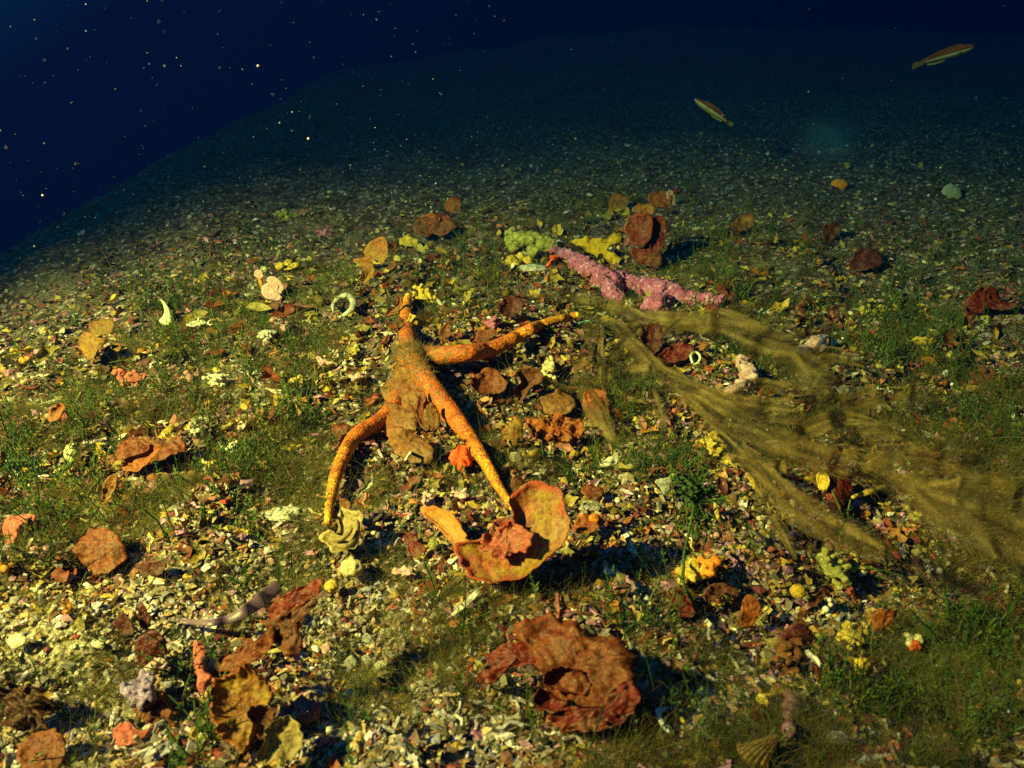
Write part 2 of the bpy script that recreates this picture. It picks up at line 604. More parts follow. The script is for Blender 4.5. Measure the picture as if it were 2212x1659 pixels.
# ------------------------------------------------------------------ zones of the seabed (picture units)
def blobs(x, y, L):
    r = np.zeros_like(np.asarray(x, float))
    for bx, by, bs, *a in L:
        r = np.maximum(r, (a[0] if a else 1.0) * np.exp(-((x - bx) ** 2 + (1.25 * (y - by)) ** 2) / (bs * bs)))
    return r
SANDY = [(90, 1440, 230), (330, 1330, 150), (760, 1560, 210), (760, 1310, 190), (560, 1235, 110, .8), (950, 1520, 130, .8), (620, 1120, 90, .6),
         (1560, 1560, 150, .6), (1620, 1330, 90, .5), (1800, 1310, 90, .7), (500, 815, 70, .6), (800, 1180, 110, .7), (240, 1560, 140, .7), (1050, 1600, 120, .8), (1850, 1640, 200, .4)]
FINE = [(1785, 300, 44, 1.3), (120, 630, 60, .3), (130, 1390, 130, .85), (250, 1450, 120, .75)]
GREEN = [(420, 700, 105), (480, 760, 90), (330, 640, 90, .7), (600, 560, 100, .6), (720, 620, 80, .6), (980, 570, 110, .9), (1290, 410, 110, .9), (1540, 560, 140, .9), (1690, 520, 130, .7),
         (1980, 720, 150, .9), (2090, 620, 150, .8), (2050, 470, 130, .6), (1480, 470, 80, .7), (45, 1140, 90, 1.1), (30, 1020, 80, .8), (560, 990, 90, .9), (280, 860, 90, .7), (640, 870, 70, .7), (170, 810, 90, .5),
         (1600, 760, 60, .8), (1640, 820, 55, .9), (2120, 1380, 90, .5), (2130, 880, 120, .6), (1850, 1520, 90, .55), (1530, 1640, 80, .5), (2120, 1560, 90, .3), (1320, 850, 60, .5), (1250, 990, 60, .7), (740, 1000, 50, .5), (470, 1130, 90, .6), (360, 1040, 60, .5),
         (300, 1190, 60, .5), (450, 1060, 60, .6), (880, 560, 60, .6), (1900, 640, 100, .8), (1330, 660, 60, .5), (1700, 620, 70, .6), (390, 1400, 60, .35), (1390, 1360, 50, .5)]
GREEN += [(480, 900, 140, .5), (230, 960, 120, .5), (640, 700, 120, .5), (150, 1080, 120, .5), (850, 700, 60, .4), (560, 1130, 90, .45), (1000, 620, 110, .5), (1450, 1000, 90, .35)]
RUST = [(1130, 870, 240), (1200, 1300, 230, .6), (1500, 1300, 150, .7), (620, 760, 200, .5), (330, 950, 200, .5), (1380, 820, 200, .8), (950, 640, 200, .6), (1820, 1000, 230, .6), (1700, 1300, 220, .6), (1880, 560, 250, .5), (150, 1250, 200, .5), (560, 1500, 200, .4), (1250, 600, 200, .5)]

def mound(x, y):
    """1 on the overgrown part of the seabed, 0 on the bare gravel slope beyond"""
    edge = 500 + 0.00022 * (np.asarray(x, float) - 1250) ** 2 - 90 * np.exp(-((np.asarray(x, float) - 1350) / 500) ** 2)
    return sstep(-70, 90, y - edge)

# ------------------------------------------------------------------ the seabed
def build_ground():
    na, nr = 540, 470
    az = np.radians(np.linspace(-78, 78, na))
    r = np.geomspace(0.12, 19.0, nr)
    X = np.outer(r, np.sin(az)); Y = np.outer(r, np.cos(az)) - 0.12
    Z = ground(X, Y)
    P = np.stack([X, Y, Z], -1).reshape(-1, 3)
    px, py, dep = project(P)
    inview = dep > 0.1
    px = np.where(inview, px, -9999); py = np.where(inview, py, -9999)
    sand = np.clip(blobs(px, py, SANDY) * 0.55 + blobs(px, py, FINE), 0, 1)
    P[:, 2] += np.where(blobs(px, py, FINE) > .3, -0.001, 0)
    i = np.arange(nr - 1)[:, None] * na + np.arange(na - 1)[None]
    i = i.ravel()
    F = np.stack([i, i + na, i + na + 1, i + 1], -1)
    m, n, l = new_mat('seabed')
    b = n['Principled BSDF']
    tc = n.new('ShaderNodeTexCoord')
    n1 = N(n, 'ShaderNodeTexNoise', Scale=26.0, Detail=6.0, Roughness=0.68)
    n2 = N(n, 'ShaderNodeTexNoise', Scale=210.0, Detail=4.0, Roughness=0.7)
    vo = N(n, 'ShaderNodeTexVoronoi', Scale=240.0)
    vb = N(n, 'ShaderNodeTexVoronoi', Scale=75.0)
    for t in (n1, n2, vo, vb):
        l.new(tc.outputs['Object'], t.inputs['Vector'])
    base = ramp(n, l, n1.outputs['Fac'], [(0.34, (0.014, 0.012, 0.008)), (0.46, (0.055, 0.045, 0.026)), (0.60, (0.15, 0.12, 0.07)), (0.72, (0.11, 0.05, 0.03))])
    grain = ramp(n, l, vb.outputs['Color'], [(0.2, (0.05, 0.035, 0.022)), (0.45, (0.24, 0.20, 0.14)), (0.62, (0.15, 0.055, 0.035)), (0.75, (0.50, 0.46, 0.34)), (0.9, (0.22, 0.13, 0.12))])
    f = ramp(n, l, vb.outputs['Distance'], [(0.30, grey(0.95)), (0.60, grey(0.0))])
    base = mixc(n, l, f, base, grain)
    sa = N(n, 'ShaderNodeAttribute', attribute_name='sand')
    sandc = ramp(n, l, vo.outputs['Color'], [(0.15, (0.16, 0.13, 0.065)), (0.5, (0.36, 0.32, 0.19)), (0.85, (0.52, 0.47, 0.32))])
    base = mixc(n, l, sa.outputs['Fac'], base, sandc)
    f2 = ramp(n, l, n2.outputs['Fac'], [(0.36, grey(0.35)), (0.58, grey(1.05))])
    base = mixc(n, l, 1.0, base, f2, 'MULTIPLY')
    l.new(base, b.inputs['Base Color'])
    b.inputs['Roughness'].default_value = 0.8
    b.inputs['Specular IOR Level'].default_value = 0.15
    ad = N(n, 'ShaderNodeMath', operation='ADD'); l.new(vo.outputs['Distance'], ad.inputs[0]); l.new(n2.outputs['Fac'], ad.inputs[1])
    bp = N(n, 'ShaderNodeBump', Strength=0.9, Distance=0.004)
    l.new(ad.outputs[0], bp.inputs['Height']); l.new(bp.outputs[0], b.inputs['Normal'])
    o = link('seabed', raw_mesh('seabed', P, F, m, True, {'sand': sand}))
    o['kind'] = 'structure'
build_ground()

# ------------------------------------------------------------------ the water: one closed box that takes red first and blue last
def build_water():
    x0, x1, y0, y1, z0, z1 = -24.0, 24.0, -6.0, 21.0, -14.0, 6.5
    V = [(x, y, z) for x in (x0, x1) for y in (y0, y1) for z in (z0, z1)]
    F = [(0, 1, 3, 2), (4, 6, 7, 5), (0, 4, 5, 1), (2, 3, 7, 6), (0, 2, 6, 4), (1, 5, 7, 3)]
    m, n, l = new_mat('sea_water')
    n.remove(n['Principled BSDF'])
    pv = n.new('ShaderNodeVolumePrincipled')
    pv.inputs['Color'].default_value = (0, 0, 0, 1)
    pv.inputs['Absorption Color'].default_value = (0, 0, 0, 1)
    pv.inputs['Density'].default_value = 0.0
    # Beer-Lambert absorption per metre: red, green, blue
    ab = n.new('ShaderNodeVolumeAbsorption')
    ab.inputs['Density'].default_value = 0.34
    ab.inputs['Color'].default_value = (0.38, 0.82, 0.87, 1)
    n.remove(pv)
    sc = n.new('ShaderNodeVolumeScatter')
    sc.inputs['Density'].default_value = 0.011
    sc.inputs['Color'].default_value = (0.04, 0.16, 1.0, 1)
    ad = n.new('ShaderNodeAddShader')
    l.new(ab.outputs[0], ad.inputs[0]); l.new(sc.outputs[0], ad.inputs[1])
    l.new(ad.outputs[0], n['Material Output'].inputs['Volume'])
    o = link('haze', raw_mesh('haze', V, F, m, False))
    o['kind'] = 'stuff'
build_water()

# ------------------------------------------------------------------ palettes and shared materials
M = {}
M['yellow_olive'] = alga_mat('yellow_olive_blade', (0.40, 0.16, 0.02), (0.46, 0.38, 0.03), (0.58, 0.19, 0.03), dusty=0.25)
M['cup'] = alga_mat('cupped_blade', (0.62, 0.18, 0.10), (0.46, 0.40, 0.020), (0.64, 0.09, 0.016), dust=(0.60, 0.42, 0.24), dusty=0.22, bands=7, band=0.22, scale=170)
M['cup_lobe'] = alga_mat('smooth_blade', (0.50, 0.28, 0.05), (0.50, 0.19, 0.03), (0.52, 0.10, 0.03), dusty=0.1, bands=6, band=0.12)
M['rust'] = alga_mat('rust_orange_blade', (0.24, 0.048, 0.010), (0.31, 0.105, 0.012), (0.42, 0.11, 0.015), dusty=0.35, bands=9, band=0.3, scale=170)
M['red'] = alga_mat('brick_red_blade', (0.20, 0.018, 0.008), (0.26, 0.030, 0.010), (0.36, 0.065, 0.02), dusty=0.35, bands=6, band=0.35, scale=110)
M['maroon'] = alga_mat('maroon_blade', (0.09, 0.012, 0.008), (0.14, 0.018, 0.012), (0.22, 0.04, 0.02), dusty=0.35, bands=5, band=0.25)
M['maroonbrown'] = alga_mat('dark_ragged_blade', (0.05, 0.018, 0.008), (0.10, 0.04, 0.012), (0.16, 0.06, 0.02), dusty=.35, bands=3, band=.2)
M['brown'] = alga_mat('yellow_brown_blade', (0.26, 0.10, 0.02), (0.42, 0.26, 0.03), (0.50, 0.18, 0.03), dusty=0.35, bands=7, band=0.22, scale=150)
M['dark_brown'] = alga_mat('dark_brown_blade', (0.13, 0.05, 0.012), (0.22, 0.08, 0.018), (0.34, 0.13, 0.03), dusty=0.3, bands=7, band=0.2)
M['orange'] = alga_mat('bright_orange_blade', (0.48, 0.12, 0.012), (0.55, 0.20, 0.02), (0.60, 0.22, 0.03), dusty=0.25, bands=5, band=0.25)
M['cream'] = alga_mat('cream_blade', (0.20, 0.145, 0.04), (0.33, 0.25, 0.075), (0.40, 0.30, 0.11), dusty=0.3, bands=6, band=0.4)
M['heart'] = alga_mat('red_and_pink_blade', (0.75, 0.32, 0.20), (0.55, 0.09, 0.03), (0.50, 0.10, 0.02), dust=(0.55, 0.36, 0.24), dusty=.4, bands=3, band=.2, scale=170)
M['yellow'] = alga_mat('yellow_blade', (0.50, 0.30, 0.02), (0.60, 0.42, 0.03), (0.62, 0.45, 0.05), dusty=0.2, bands=5, band=0.25, thin=0.1)
M['pinkleaf'] = alga_mat('pink_blade', (0.50, 0.22, 0.20), (0.52, 0.30, 0.30), (0.60, 0.42, 0.40), dust=(0.6, 0.5, 0.45), dusty=0.3, bands=8, band=0.15)
M['pinkred'] = crust_mat('pink_red_sponge', (0.34, 0.07, 0.05), (0.44, 0.12, 0.09), (0.48, 0.20, 0.12))
M['pale'] = alga_mat('pale_chip', (0.50, 0.46, 0.30), (0.62, 0.58, 0.42), (0.55, 0.48, 0.32), dust=(0.35, 0.3, 0.15), dusty=0.3, bands=5, band=0.2, thin=0.1)
M['greypale'] = alga_mat('grey_translucent_blade', (0.32, 0.33, 0.26), (0.42, 0.43, 0.34), (0.5, 0.5, 0.4), dusty=0.2, bands=4, band=0.2, thin=0.3)
M['pink'] = crust_mat('pink_coralline', (0.26, 0.055, 0.12), (0.37, 0.105, 0.22), (0.46, 0.18, 0.33), scale=70, bump=1.0, spots=(0.50, 0.34, 0.46))
M['pinkpale'] = crust_mat('pale_pink_coralline', (0.45, 0.22, 0.19), (0.58, 0.38, 0.34), (0.66, 0.52, 0.48), scale=140)
M['olivecrust'] = crust_mat('olive_yellow_crust', (0.16, 0.15, 0.03), (0.34, 0.33, 0.08), (0.52, 0.50, 0.22), scale=150, bump=1.0)
M['yellowsponge'] = crust_mat('yellow_sponge', (0.34, 0.20, 0.012), (0.48, 0.31, 0.015), (0.56, 0.40, 0.03), scale=110, bump=0.9)
M['yellowlump'] = crust_mat('yellow_lump', (0.40, 0.24, 0.02), (0.58, 0.42, 0.05), (0.66, 0.55, 0.16), scale=160)
M['orangelump'] = crust_mat('orange_lump', (0.55, 0.13, 0.01), (0.66, 0.22, 0.015), (0.68, 0.32, 0.03), scale=160, bump=0.4)
M['redsponge'] = crust_mat('scarlet_sponge', (0.62, 0.05, 0.008), (0.74, 0.09, 0.012), (0.78, 0.14, 0.03), scale=160, bump=0.4)
M['white'] = crust_mat('white_calcareous', (0.52, 0.48, 0.30), (0.72, 0.68, 0.48), (0.80, 0.78, 0.60), scale=160, bump=0.6)
M['whiteblue'] = crust_mat('bluish_white_twig', (0.40, 0.46, 0.52), (0.55, 0.62, 0.72), (0.66, 0.72, 0.80), scale=120, bump=0.5)
M['greyshell'] = crust_mat('grey_shell', (0.30, 0.30, 0.22), (0.46, 0.45, 0.34), (0.58, 0.57, 0.45), scale=120, bump=0.7)
M['mauve'] = crust_mat('mauve_grey_crust', (0.16, 0.12, 0.18), (0.38, 0.28, 0.50), (0.54, 0.44, 0.70), scale=160, bump=1.0)
M['tan'] = crust_mat('tan_stone', (0.40, 0.32, 0.12), (0.58, 0.49, 0.24), (0.66, 0.58, 0.32), scale=130, bump=0.7)
M['darkcrust'] = crust_mat('dark_rusty_crust', (0.09, 0.03, 0.012), (0.18, 0.06, 0.02), (0.26, 0.12, 0.04), scale=120, bump=1.0)
M['purplestem'] = crust_mat('dull_purple_crust', (0.14, 0.05, 0.06), (0.24, 0.10, 0.11), (0.34, 0.20, 0.22), scale=130, bump=0.8)
M['bits'] = bits_mat('rubble_bits')
M['bits_obj'] = bits_mat('rubble_piece', 'obj')
M['frond'] = bits_mat('green_frond', 'attr', thin=0.25, var=0.45, scale=300)
M['frond_obj'] = bits_mat('green_frond_piece', 'obj', thin=0.25, var=0.45, scale=300)
M['blade_bits'] = bits_mat('blade_litter', 'attr', thin=0.18, var=0.55, scale=300)
M['blade_obj'] = bits_mat('blade_piece', 'obj', thin=0.18, var=0.55, scale=300)
M['turf'] = bits_mat('turf_strands', 'attr', thin=0.3, var=0.3, scale=200, bump=False)

UPC = (0.0, -0.62, 0.78)      # lying, tilted a little to the camera
STD = (0.0, -0.93, 0.36)      # standing up
LFT = (-0.45, -0.62, 0.64)    # lit from the left, facing it
RGT = (0.35, -0.65, 0.67)

# ------------------------------------------------------------------ the starfish
def build_starfish():
    C = (884, 768)
    POLYS.extend([[(862, 640), (900, 640), (915, 740), (960, 745), (1130, 695), (1245, 668), (1250, 690), (1150, 740), (1060, 780), (960, 790), (1010, 890), (1070, 1010), (1115, 1100), (1090, 1100), (1020, 990), (930, 860), (870, 800)],
                  [(835, 895), (845, 930), (780, 970), (745, 1060), (722, 1135), (695, 1130), (705, 1050), (745, 950)]])
    arms = [
        ([C, (880, 715), (877, 672), (881, 640)], [.955, .965, .975, .98], [26, 22.5, 17, 9]),
        ([C, (965, 767), (1065, 752), (1140, 714), (1195, 693), (1246, 680)], [.955, .950, .950, .952, .952, .945], [26, 25, 22, 18, 13, 8]),
        ([C, (930, 835), (985, 905), (1040, 985), (1080, 1055), (1107, 1096)], [.955, .94, .938, .95, .965, .97], [28, 28, 25, 20, 15, 10]),
        ([C, (862, 850), (825, 905), (766, 945), (728, 1020), (714, 1080), (708, 1130)], [.955, .975, .975, .955, .958, .965, .97], [25, 20, 20, 21, 18.5, 15.5, 10]),
    ]
    geo, paths = [], []
    for pts, ks, rs in arms:
        n = 36
        P = path3(pts, n, ks)
        R = radii(rs, n) * .86 * mpp(P)
        paths.append((P, R))
        geo.append(tube_geo(P, R, 14))
    c = at(*C, .953)
    geo.append((lump_geo(c, np.array((1, 1, .75)) * 33 * mpp(c), .05, 2, 3)))
    V, F = fuse(geo, 0.0017, 0.0006, 260, smooth=4)
    tip = np.zeros(len(V)); best = np.full(len(V), 9.0)
    for P, R in paths:
        d = np.linalg.norm(V[:, None] - P[None], axis=2)
        i = d.argmin(1); dm = d[np.arange(len(V)), i]
        u = i / (len(P) - 1)
        use = dm < best
        tip[use] = u[use]; best[use] = dm[use]
    m, n, l = new_mat('starfish_skin')
    b = n['Principled BSDF']
    tc = n.new('ShaderNodeTexCoord')
    a = N(n, 'ShaderNodeAttribute', attribute_name='tip')
    base = ramp(n, l, a.outputs['Fac'], [(0.0, (0.30, 0.062, 0.008)), (0.35, (0.44, 0.076, 0.005)), (0.72, (0.58, 0.165, 0.008)), (0.96, (0.70, 0.34, 0.02))])
    n1 = N(n, 'ShaderNodeTexNoise', Scale=130.0, Detail=5.0, Roughness=0.7)
    n2 = N(n, 'ShaderNodeTexNoise', Scale=520.0, Detail=3.0, Roughness=0.7)
    n3 = N(n, 'ShaderNodeTexNoise', Scale=190.0, Detail=3.0, Roughness=0.7)
    vo = N(n, 'ShaderNodeTexVoronoi', Scale=620.0)
    for t in (n1, n2, n3, vo):
        l.new(tc.outputs['Object'], t.inputs['Vector'])
    f1 = ramp(n, l, n1.outputs['Fac'], [(0.42, grey(0)), (0.60, grey(0.75))])
    base = mixc(n, l, f1, base, (0.56, 0.15, 0.010))
    # yellow breaks through towards the tips
    mx = N(n, 'ShaderNodeMath', operation='MULTIPLY_ADD'); mx.inputs[1].default_value = 0.30
    l.new(a.outputs['Fac'], mx.inputs[0]); l.new(n3.outputs['Fac'], mx.inputs[2])
    fy = ramp(n, l, mx.outputs[0], [(0.74, grey(0)), (0.80, grey(0.9))])
    base = mixc(n, l, fy, base, (0.74, 0.37, 0.022))
    f2 = ramp(n, l, n2.outputs['Fac'], [(0.40, grey(0.95)), (0.50, grey(0))])
    base = mixc(n, l, f2, base, (0.11, 0.020, 0.006))
    n4 = N(n, 'ShaderNodeTexNoise', Scale=64.0, Detail=6.0, Roughness=0.75)
    l.new(tc.outputs['Object'], n4.inputs['Vector'])
    f5 = ramp(n, l, n4.outputs['Fac'], [(0.38, grey(0.75)), (0.50, grey(0))])
    base = mixc(n, l, f5, base, (0.19, 0.045, 0.008))
    # brown film of silt and fine weed over the disc and the roots of the arms
    s = N(n, 'ShaderNodeMath', operation='MULTIPLY_ADD'); s.inputs[1].default_value = -0.46
    l.new(a.outputs['Fac'], s.inputs[0]); l.new(n3.outputs['Fac'], s.inputs[2])
    f3 = ramp(n, l, s.outputs[0], [(0.38, grey(0)), (0.48, grey(0.9))])
    base = mixc(n, l, f3, base, (0.13, 0.085, 0.025))
    f4 = ramp(n, l, vo.outputs['Distance'], [(0.0, grey(0.35)), (0.22, grey(0))])
    base = mixc(n, l, f4, base, (0.78, 0.42, 0.08))
    l.new(base, b.inputs['Base Color'])
    b.inputs['Roughness'].default_value = 0.5
    b.inputs['Specular IOR Level'].default_value = 0.3
    ad = N(n, 'ShaderNodeMath', operation='SUBTRACT'); l.new(n2.outputs['Fac'], ad.inputs[0]); l.new(vo.outputs['Distance'], ad.inputs[1])
    bp = N(n, 'ShaderNodeBump', Strength=0.7, Distance=0.0010)
    l.new(ad.outputs[0], bp.inputs['Height']); l.new(bp.outputs[0], b.inputs['Normal'])
    o = thing('starfish', at(*C), 'large orange starfish with long slender yellow tipped arms, draped over brown algae', 'starfish', None, 'the orange starfish', (960, 800))
    body = rel_mesh('body', V, F, m, o, True, {'tip': tip})
    # a film of fine weed over the disc and the roots of the arms
    near = np.where(tip < .30)[0]
    if len(near):
        rr = np.random.default_rng(8)
        pk = rr.choice(near, 9000)
        pk = pk[rr.uniform(size=len(pk)) < np.clip(1.05 - tip[pk] * 5.2, .03, 1)]
        q = len(pk)
        up = V[pk] - (np.array(c) - (0, 0, .012)); up /= np.linalg.norm(up, axis=1)[:, None]
        dr = up * .5 + rr.normal(size=(q, 3)) * .55 + (0, 0, .35)
        L_ = rr.uniform(.0015, .0046, q)
        su = np.linspace(0, 1, 4)
        C3 = V[pk][:, None] + dr[:, None] * (su[None, :, None] * L_[:, None, None]) + rr.normal(size=(q, 3))[:, None] * (su ** 2)[None, :, None] * (L_ * .5)[:, None, None]
        strands('weed_film', C3 - np.array(o.location), np.full(q, .00016), np.array((.20, .15, .05)) * rr.uniform(.5, 1.5, (q, 1)), M['turf'], o)
    # pale terminal tips
    for P, R in paths[:3]:
        Vt, Ft = lump_geo(P[-1], R[-1] * 0.95, .08, 3, 2)
        rel_mesh('arm_tip', Vt, Ft, M['tipyellow'], o).parent = body
    return paths
M['tipyellow'] = crust_mat('yellow_arm_tip', (0.72, 0.38, 0.02), (0.82, 0.50, 0.03), (0.86, 0.60, 0.06), scale=200, bump=0.3)
STAR = build_starfish()

# ------------------------------------------------------------------ large algae
# cupped blade at the foot of the lower right arm
t = thing('cupped_alga', at(1160, 1262), 'big yellow cupped alga with orange rim and red heart under the starfish arm tip', 'alga', None, 'the big cupped alga', (1150, 1170))
leaf_part('blade', A4([(1345, 200), (1420, 110), (1530, 75), (1640, 110), (1690, 200), (1725, 330), (1700, 450), (1620, 540), (1540, 610), (1430, 690), (1310, 712), (1200, 720), (1090, 680), (1030, 590), (1003, 490), (1060, 462), (1150, 445), (1240, 385), (1320, 360), (1375, 300)]),
          M['cup'], t, n=(-0.20, -0.62, 0.76), k=.955, cup=0.20, ruffle=0.07, rim=0.16, th=.004, ctr=A4([(1400, 490)])[0], freq=1.2, edge=.035)
leaf_part('lobe', A4([(778, 235), (850, 203), (940, 236), (1000, 290), (1060, 385), (1072, 450), (1030, 492), (990, 470), (930, 400), (865, 335), (815, 285)]),
          M['cup_lobe'], t, n=(-0.35, -0.75, 0.55), k=.955, cup=0.25, ruffle=0.12, rim=0.1, th=.0025)
leaf_part('heart', A4([(1130, 440), (1170, 400), (1230, 330), (1230, 290), (1320, 285), (1380, 330), (1440, 350), (1480, 420), (1450, 520), (1370, 500), (1290, 560), (1200, 520)]), M['heart'], t, n=(-0.20, -0.62, 0.76), k=.933, cup=0.18, ruffle=.38, freq=1.6, th=.002, base=A4([(1380, 620)])[0], edge=.16)

# ruffled red and orange alga at the bottom
t = thing('ruffled_alga', at(1240, 1560), 'large ruffled alga, orange above and brick red below, with a curled rosette', 'alga', None, 'the large ruffled red alga', (1240, 1450))
leaf_part('blade', A4([(1350, 965), (1450, 915), (1550, 868), (1640, 905), (1760, 935), (1860, 1000), (1990, 1040), (2080, 1130), (2150, 1170), (2130, 1270), (2158, 1400), (2140, 1520), (2060, 1590), (1950, 1640), (1800, 1655), (1660, 1640), (1590, 1560), (1560, 1450), (1530, 1330), (1500, 1220), (1440, 1120), (1380, 1040)]),
          M['rust'], t, n=(-0.25, -0.62, 0.74), k=.95, cup=-0.12, ruffle=0.27, rim=-0.12, th=.0035, freq=1.3, edge=.07)
leaf_part('blade', A4([(1600, 1560), (1660, 1640), (1800, 1660), (1950, 1650), (2070, 1590), (2145, 1500), (2150, 1400), (2080, 1340), (2000, 1390), (1960, 1480), (1860, 1500), (1720, 1500)]),
          M['red'], t, n=(-0.15, -0.7, 0.68), k=.935, cup=-0.1, ruffle=0.35, th=.003, freq=1.2)
leaf_part('lobe', A4([(1165, 1168), (1255, 1125), (1330, 1078), (1440, 1085), (1550, 1145), (1575, 1230), (1470, 1225), (1330, 1250), (1250, 1310), (1190, 1365), (1118, 1330), (1150, 1268), (1240, 1225)]),
          M['red'], t, n=(-0.2, -0.68, 0.7), k=.94, cup=-0.2, ruffle=0.3, th=.003, ctr=A4([(1400, 1170)])[0])
leaf_part('rosette', A4([(1535, 1340), (1590, 1262), (1680, 1235), (1780, 1258), (1845, 1330), (1812, 1412), (1720, 1400), (1640, 1390), (1600, 1390)]),
          M['red'], t, n=(0.0, -0.8, 0.6), k=.918, cup=0.5, ruffle=0.14, rim=0.25, th=.003)
leaf_part('rosette', A4([(1478, 1430), (1520, 1380), (1590, 1400), (1650, 1440), (1690, 1470), (1640, 1520), (1560, 1525), (1500, 1490)]),
          M['red'], t, n=(0.1, -0.78, 0.6), k=.918, cup=0.5, ruffle=0.14, rim=0.2, th=.003)
leaf_part('crust', A4([(1400, 1060), (1470, 1020), (1540, 1060), (1560, 1120), (1490, 1150), (1420, 1120)]), M['olivecrust'], t, n=UPC, k=.935, cup=-.2, ruffle=.3, th=.003)

# curly alga bottom left of the middle
t = thing('curly_alga', at(600, 1590), 'tall curly orange brown alga with a ragged red crest, standing on pale gravel', 'alga', None, 'the curly orange alga', (570, 1480))
leaf_part('blade', A5([(865, 960), (950, 895), (1060, 838), (1170, 848), (1260, 920), (1322, 1050), (1305, 1130), (1240, 1190), (1190, 1260), (1170, 1330), (1150, 1440), (1080, 1512), (1010, 1480), (920, 1410), (880, 1300), (855, 1150)]),
          M['yellow_olive'], t, n=(-0.2, -0.72, 0.66), k=.955, cup=0.34, ruffle=0.18, rim=0.22, th=.003)
leaf_part('curl', A5([(1085, 1240), (1110, 1165), (1200, 1135), (1285, 1190), (1290, 1270), (1260, 1380), (1200, 1430), (1160, 1390), (1150, 1310)]),
          M['dark_brown'], t, n=(0.1, -0.75, 0.62), k=.93, cup=0.5, ruffle=0.3, rim=0.2, th=.0025)
leaf_part('blade', A5([(1240, 1330), (1330, 1275), (1420, 1245), (1500, 1290), (1535, 1400), (1505, 1520), (1420, 1592), (1310, 1580), (1240, 1625), (1165, 1590), (1195, 1500), (1230, 1420)]),
          M['silted'] if 'silted' in M else M['cream'], t, n=(0.1, -0.7, 0.7), k=.955, cup=0.25, ruffle=0.22, rim=0.25, th=.003)
leaf_part('crest', A5([(882, 885), (888, 765), (980, 720), (1075, 600), (1125, 640), (1255, 522), (1275, 610), (1240, 720), (1150, 800), (1060, 840), (960, 890)]),
          M['rust'], t, n=(-0.3, -0.78, 0.5), k=.91, cup=-0.15, ruffle=0.35, th=.003, edge=.1, base=A5([(1000, 900)])[0])
leaf_part('crest', A5([(1180, 445), (1240, 378), (1290, 288), (1370, 268), (1440, 228), (1540, 178), (1620, 128), (1692, 165), (1670, 250), (1580, 295), (1520, 345), (1410, 405), (1330, 470), (1250, 475)]),
          M['pinkredleaf'] if 'pinkredleaf' in M else M['red'], t, n=(-0.25, -0.75, 0.6), k=.85, cup=-0.12, ruffle=0.4, th=.003, edge=.1, base=A5([(1340, 700)])[0])
leaf_part('crest', A5([(1235, 475), (1360, 430), (1480, 325), (1570, 295), (1630, 325), (1550, 430), (1500, 560), (1520, 680), (1440, 760), (1330, 720), (1270, 600)]),
          M['dark_brown'], t, n=(-0.1, -0.8, 0.55), k=.86, cup=-0.1, ruffle=0.4, th=.003, edge=.1, base=A5([(1340, 760)])[0])

# brown blades under the starfish disc
AL = lambda q: AC([(700 + (a_ - 700) * 1.04, 1090 + (b_ - 1090) * 1.04) for a_, b_ in q])
t = thing('layered_alga', at(860, 990), 'yellow brown layered alga with ribbed blades standing beneath the starfish disc', 'alga', None, 'the brown alga under the starfish', (870, 900))
leaf_part('blade', AL([(566, 925), (585, 830), (640, 755), (720, 738), (795, 775), (840, 870), (838, 980), (790, 1040), (700, 1020), (610, 1010)]), M['brown'], t, n=(-0.30, -0.55, 0.78), k=.972, cup=-0.30, ruffle=0.28, th=.003, base=AC([(690, 1040)])[0], edge=.08)
leaf_part('blade', AL([(552, 1060), (590, 970), (660, 985), (745, 1000), (800, 1070), (830, 1160), (800, 1240), (700, 1250), (610, 1240), (560, 1160)]), M['brown'], t, n=(-0.30, -0.55, 0.78), k=.965, cup=-0.28, ruffle=0.34, th=.003, base=AC([(690, 1230)])[0], edge=.09)
leaf_part('blade', AL([(592, 1200), (660, 1170), (780, 1190), (850, 1240), (915, 1310), (918, 1385), (820, 1415), (720, 1378), (640, 1310)]), M['brown'], t, n=(-0.25, -0.6, 0.75), k=.968, cup=-0.3, ruffle=0.3, rim=.1, th=.003, edge=.09)
leaf_part('curl', AC([(825, 1060), (850, 960), (885, 915), (905, 960), (885, 1060), (925, 1180), (905, 1215), (865, 1170), (838, 1120)]), M['rust'], t, n=(-0.3, -0.55, 0.78), k=.985, cup=0.2, ruffle=0.1, rim=.2, th=.003, base=AC([(870, 1280)])[0])
leaf_part('blade', AC([(890, 1010), (960, 1005), (985, 1090), (985, 1170), (920, 1200), (880, 1110)]), M['brown'], t, n=(0.2, -0.85, 0.45), k=.983, cup=-.1, ruffle=0.15, th=.003, base=AC([(900, 1280)])[0])

# tiers right of the starfish
leaf('curled_alga', AC([(1225, 880), (1285, 800), (1360, 775), (1440, 825), (1478, 895), (1430, 955), (1330, 960), (1255, 935)]), M['rust'], 'rust orange cup shaped alga with a dark hollow, right of the starfish arm', 'alga', 'the rust cup alga', n=(0, -.6, .8), k=.975, cup=.5, ruffle=.15, rim=.2)
leaf('curled_alga', AC([(1555, 752), (1640, 735), (1725, 775), (1720, 850), (1650, 880), (1625, 935), (1560, 992), (1525, 905), (1575, 845)]), M['dark_brown'], 'dark brown curled three lobed alga between starfish and olive ribbon alga', 'alga', 'the three lobed brown alga', n=STD, k=.97, cup=.4, ruffle=.25, rim=.2)
leaf('ragged_alga', AC([(1635, 1135), (1760, 1115), (1850, 1085), (1980, 1105), (2055, 1160), (2030, 1255), (1940, 1295), (1820, 1275), (1720, 1260), (1640, 1215)]), M['orange'], 'crinkled orange brown frilly alga beside the base of the olive ribbon alga', 'alga', 'the crinkled orange alga', n=UPC, k=.965, cup=-.1, ruffle=.7, freq=2.2, edge=.12)
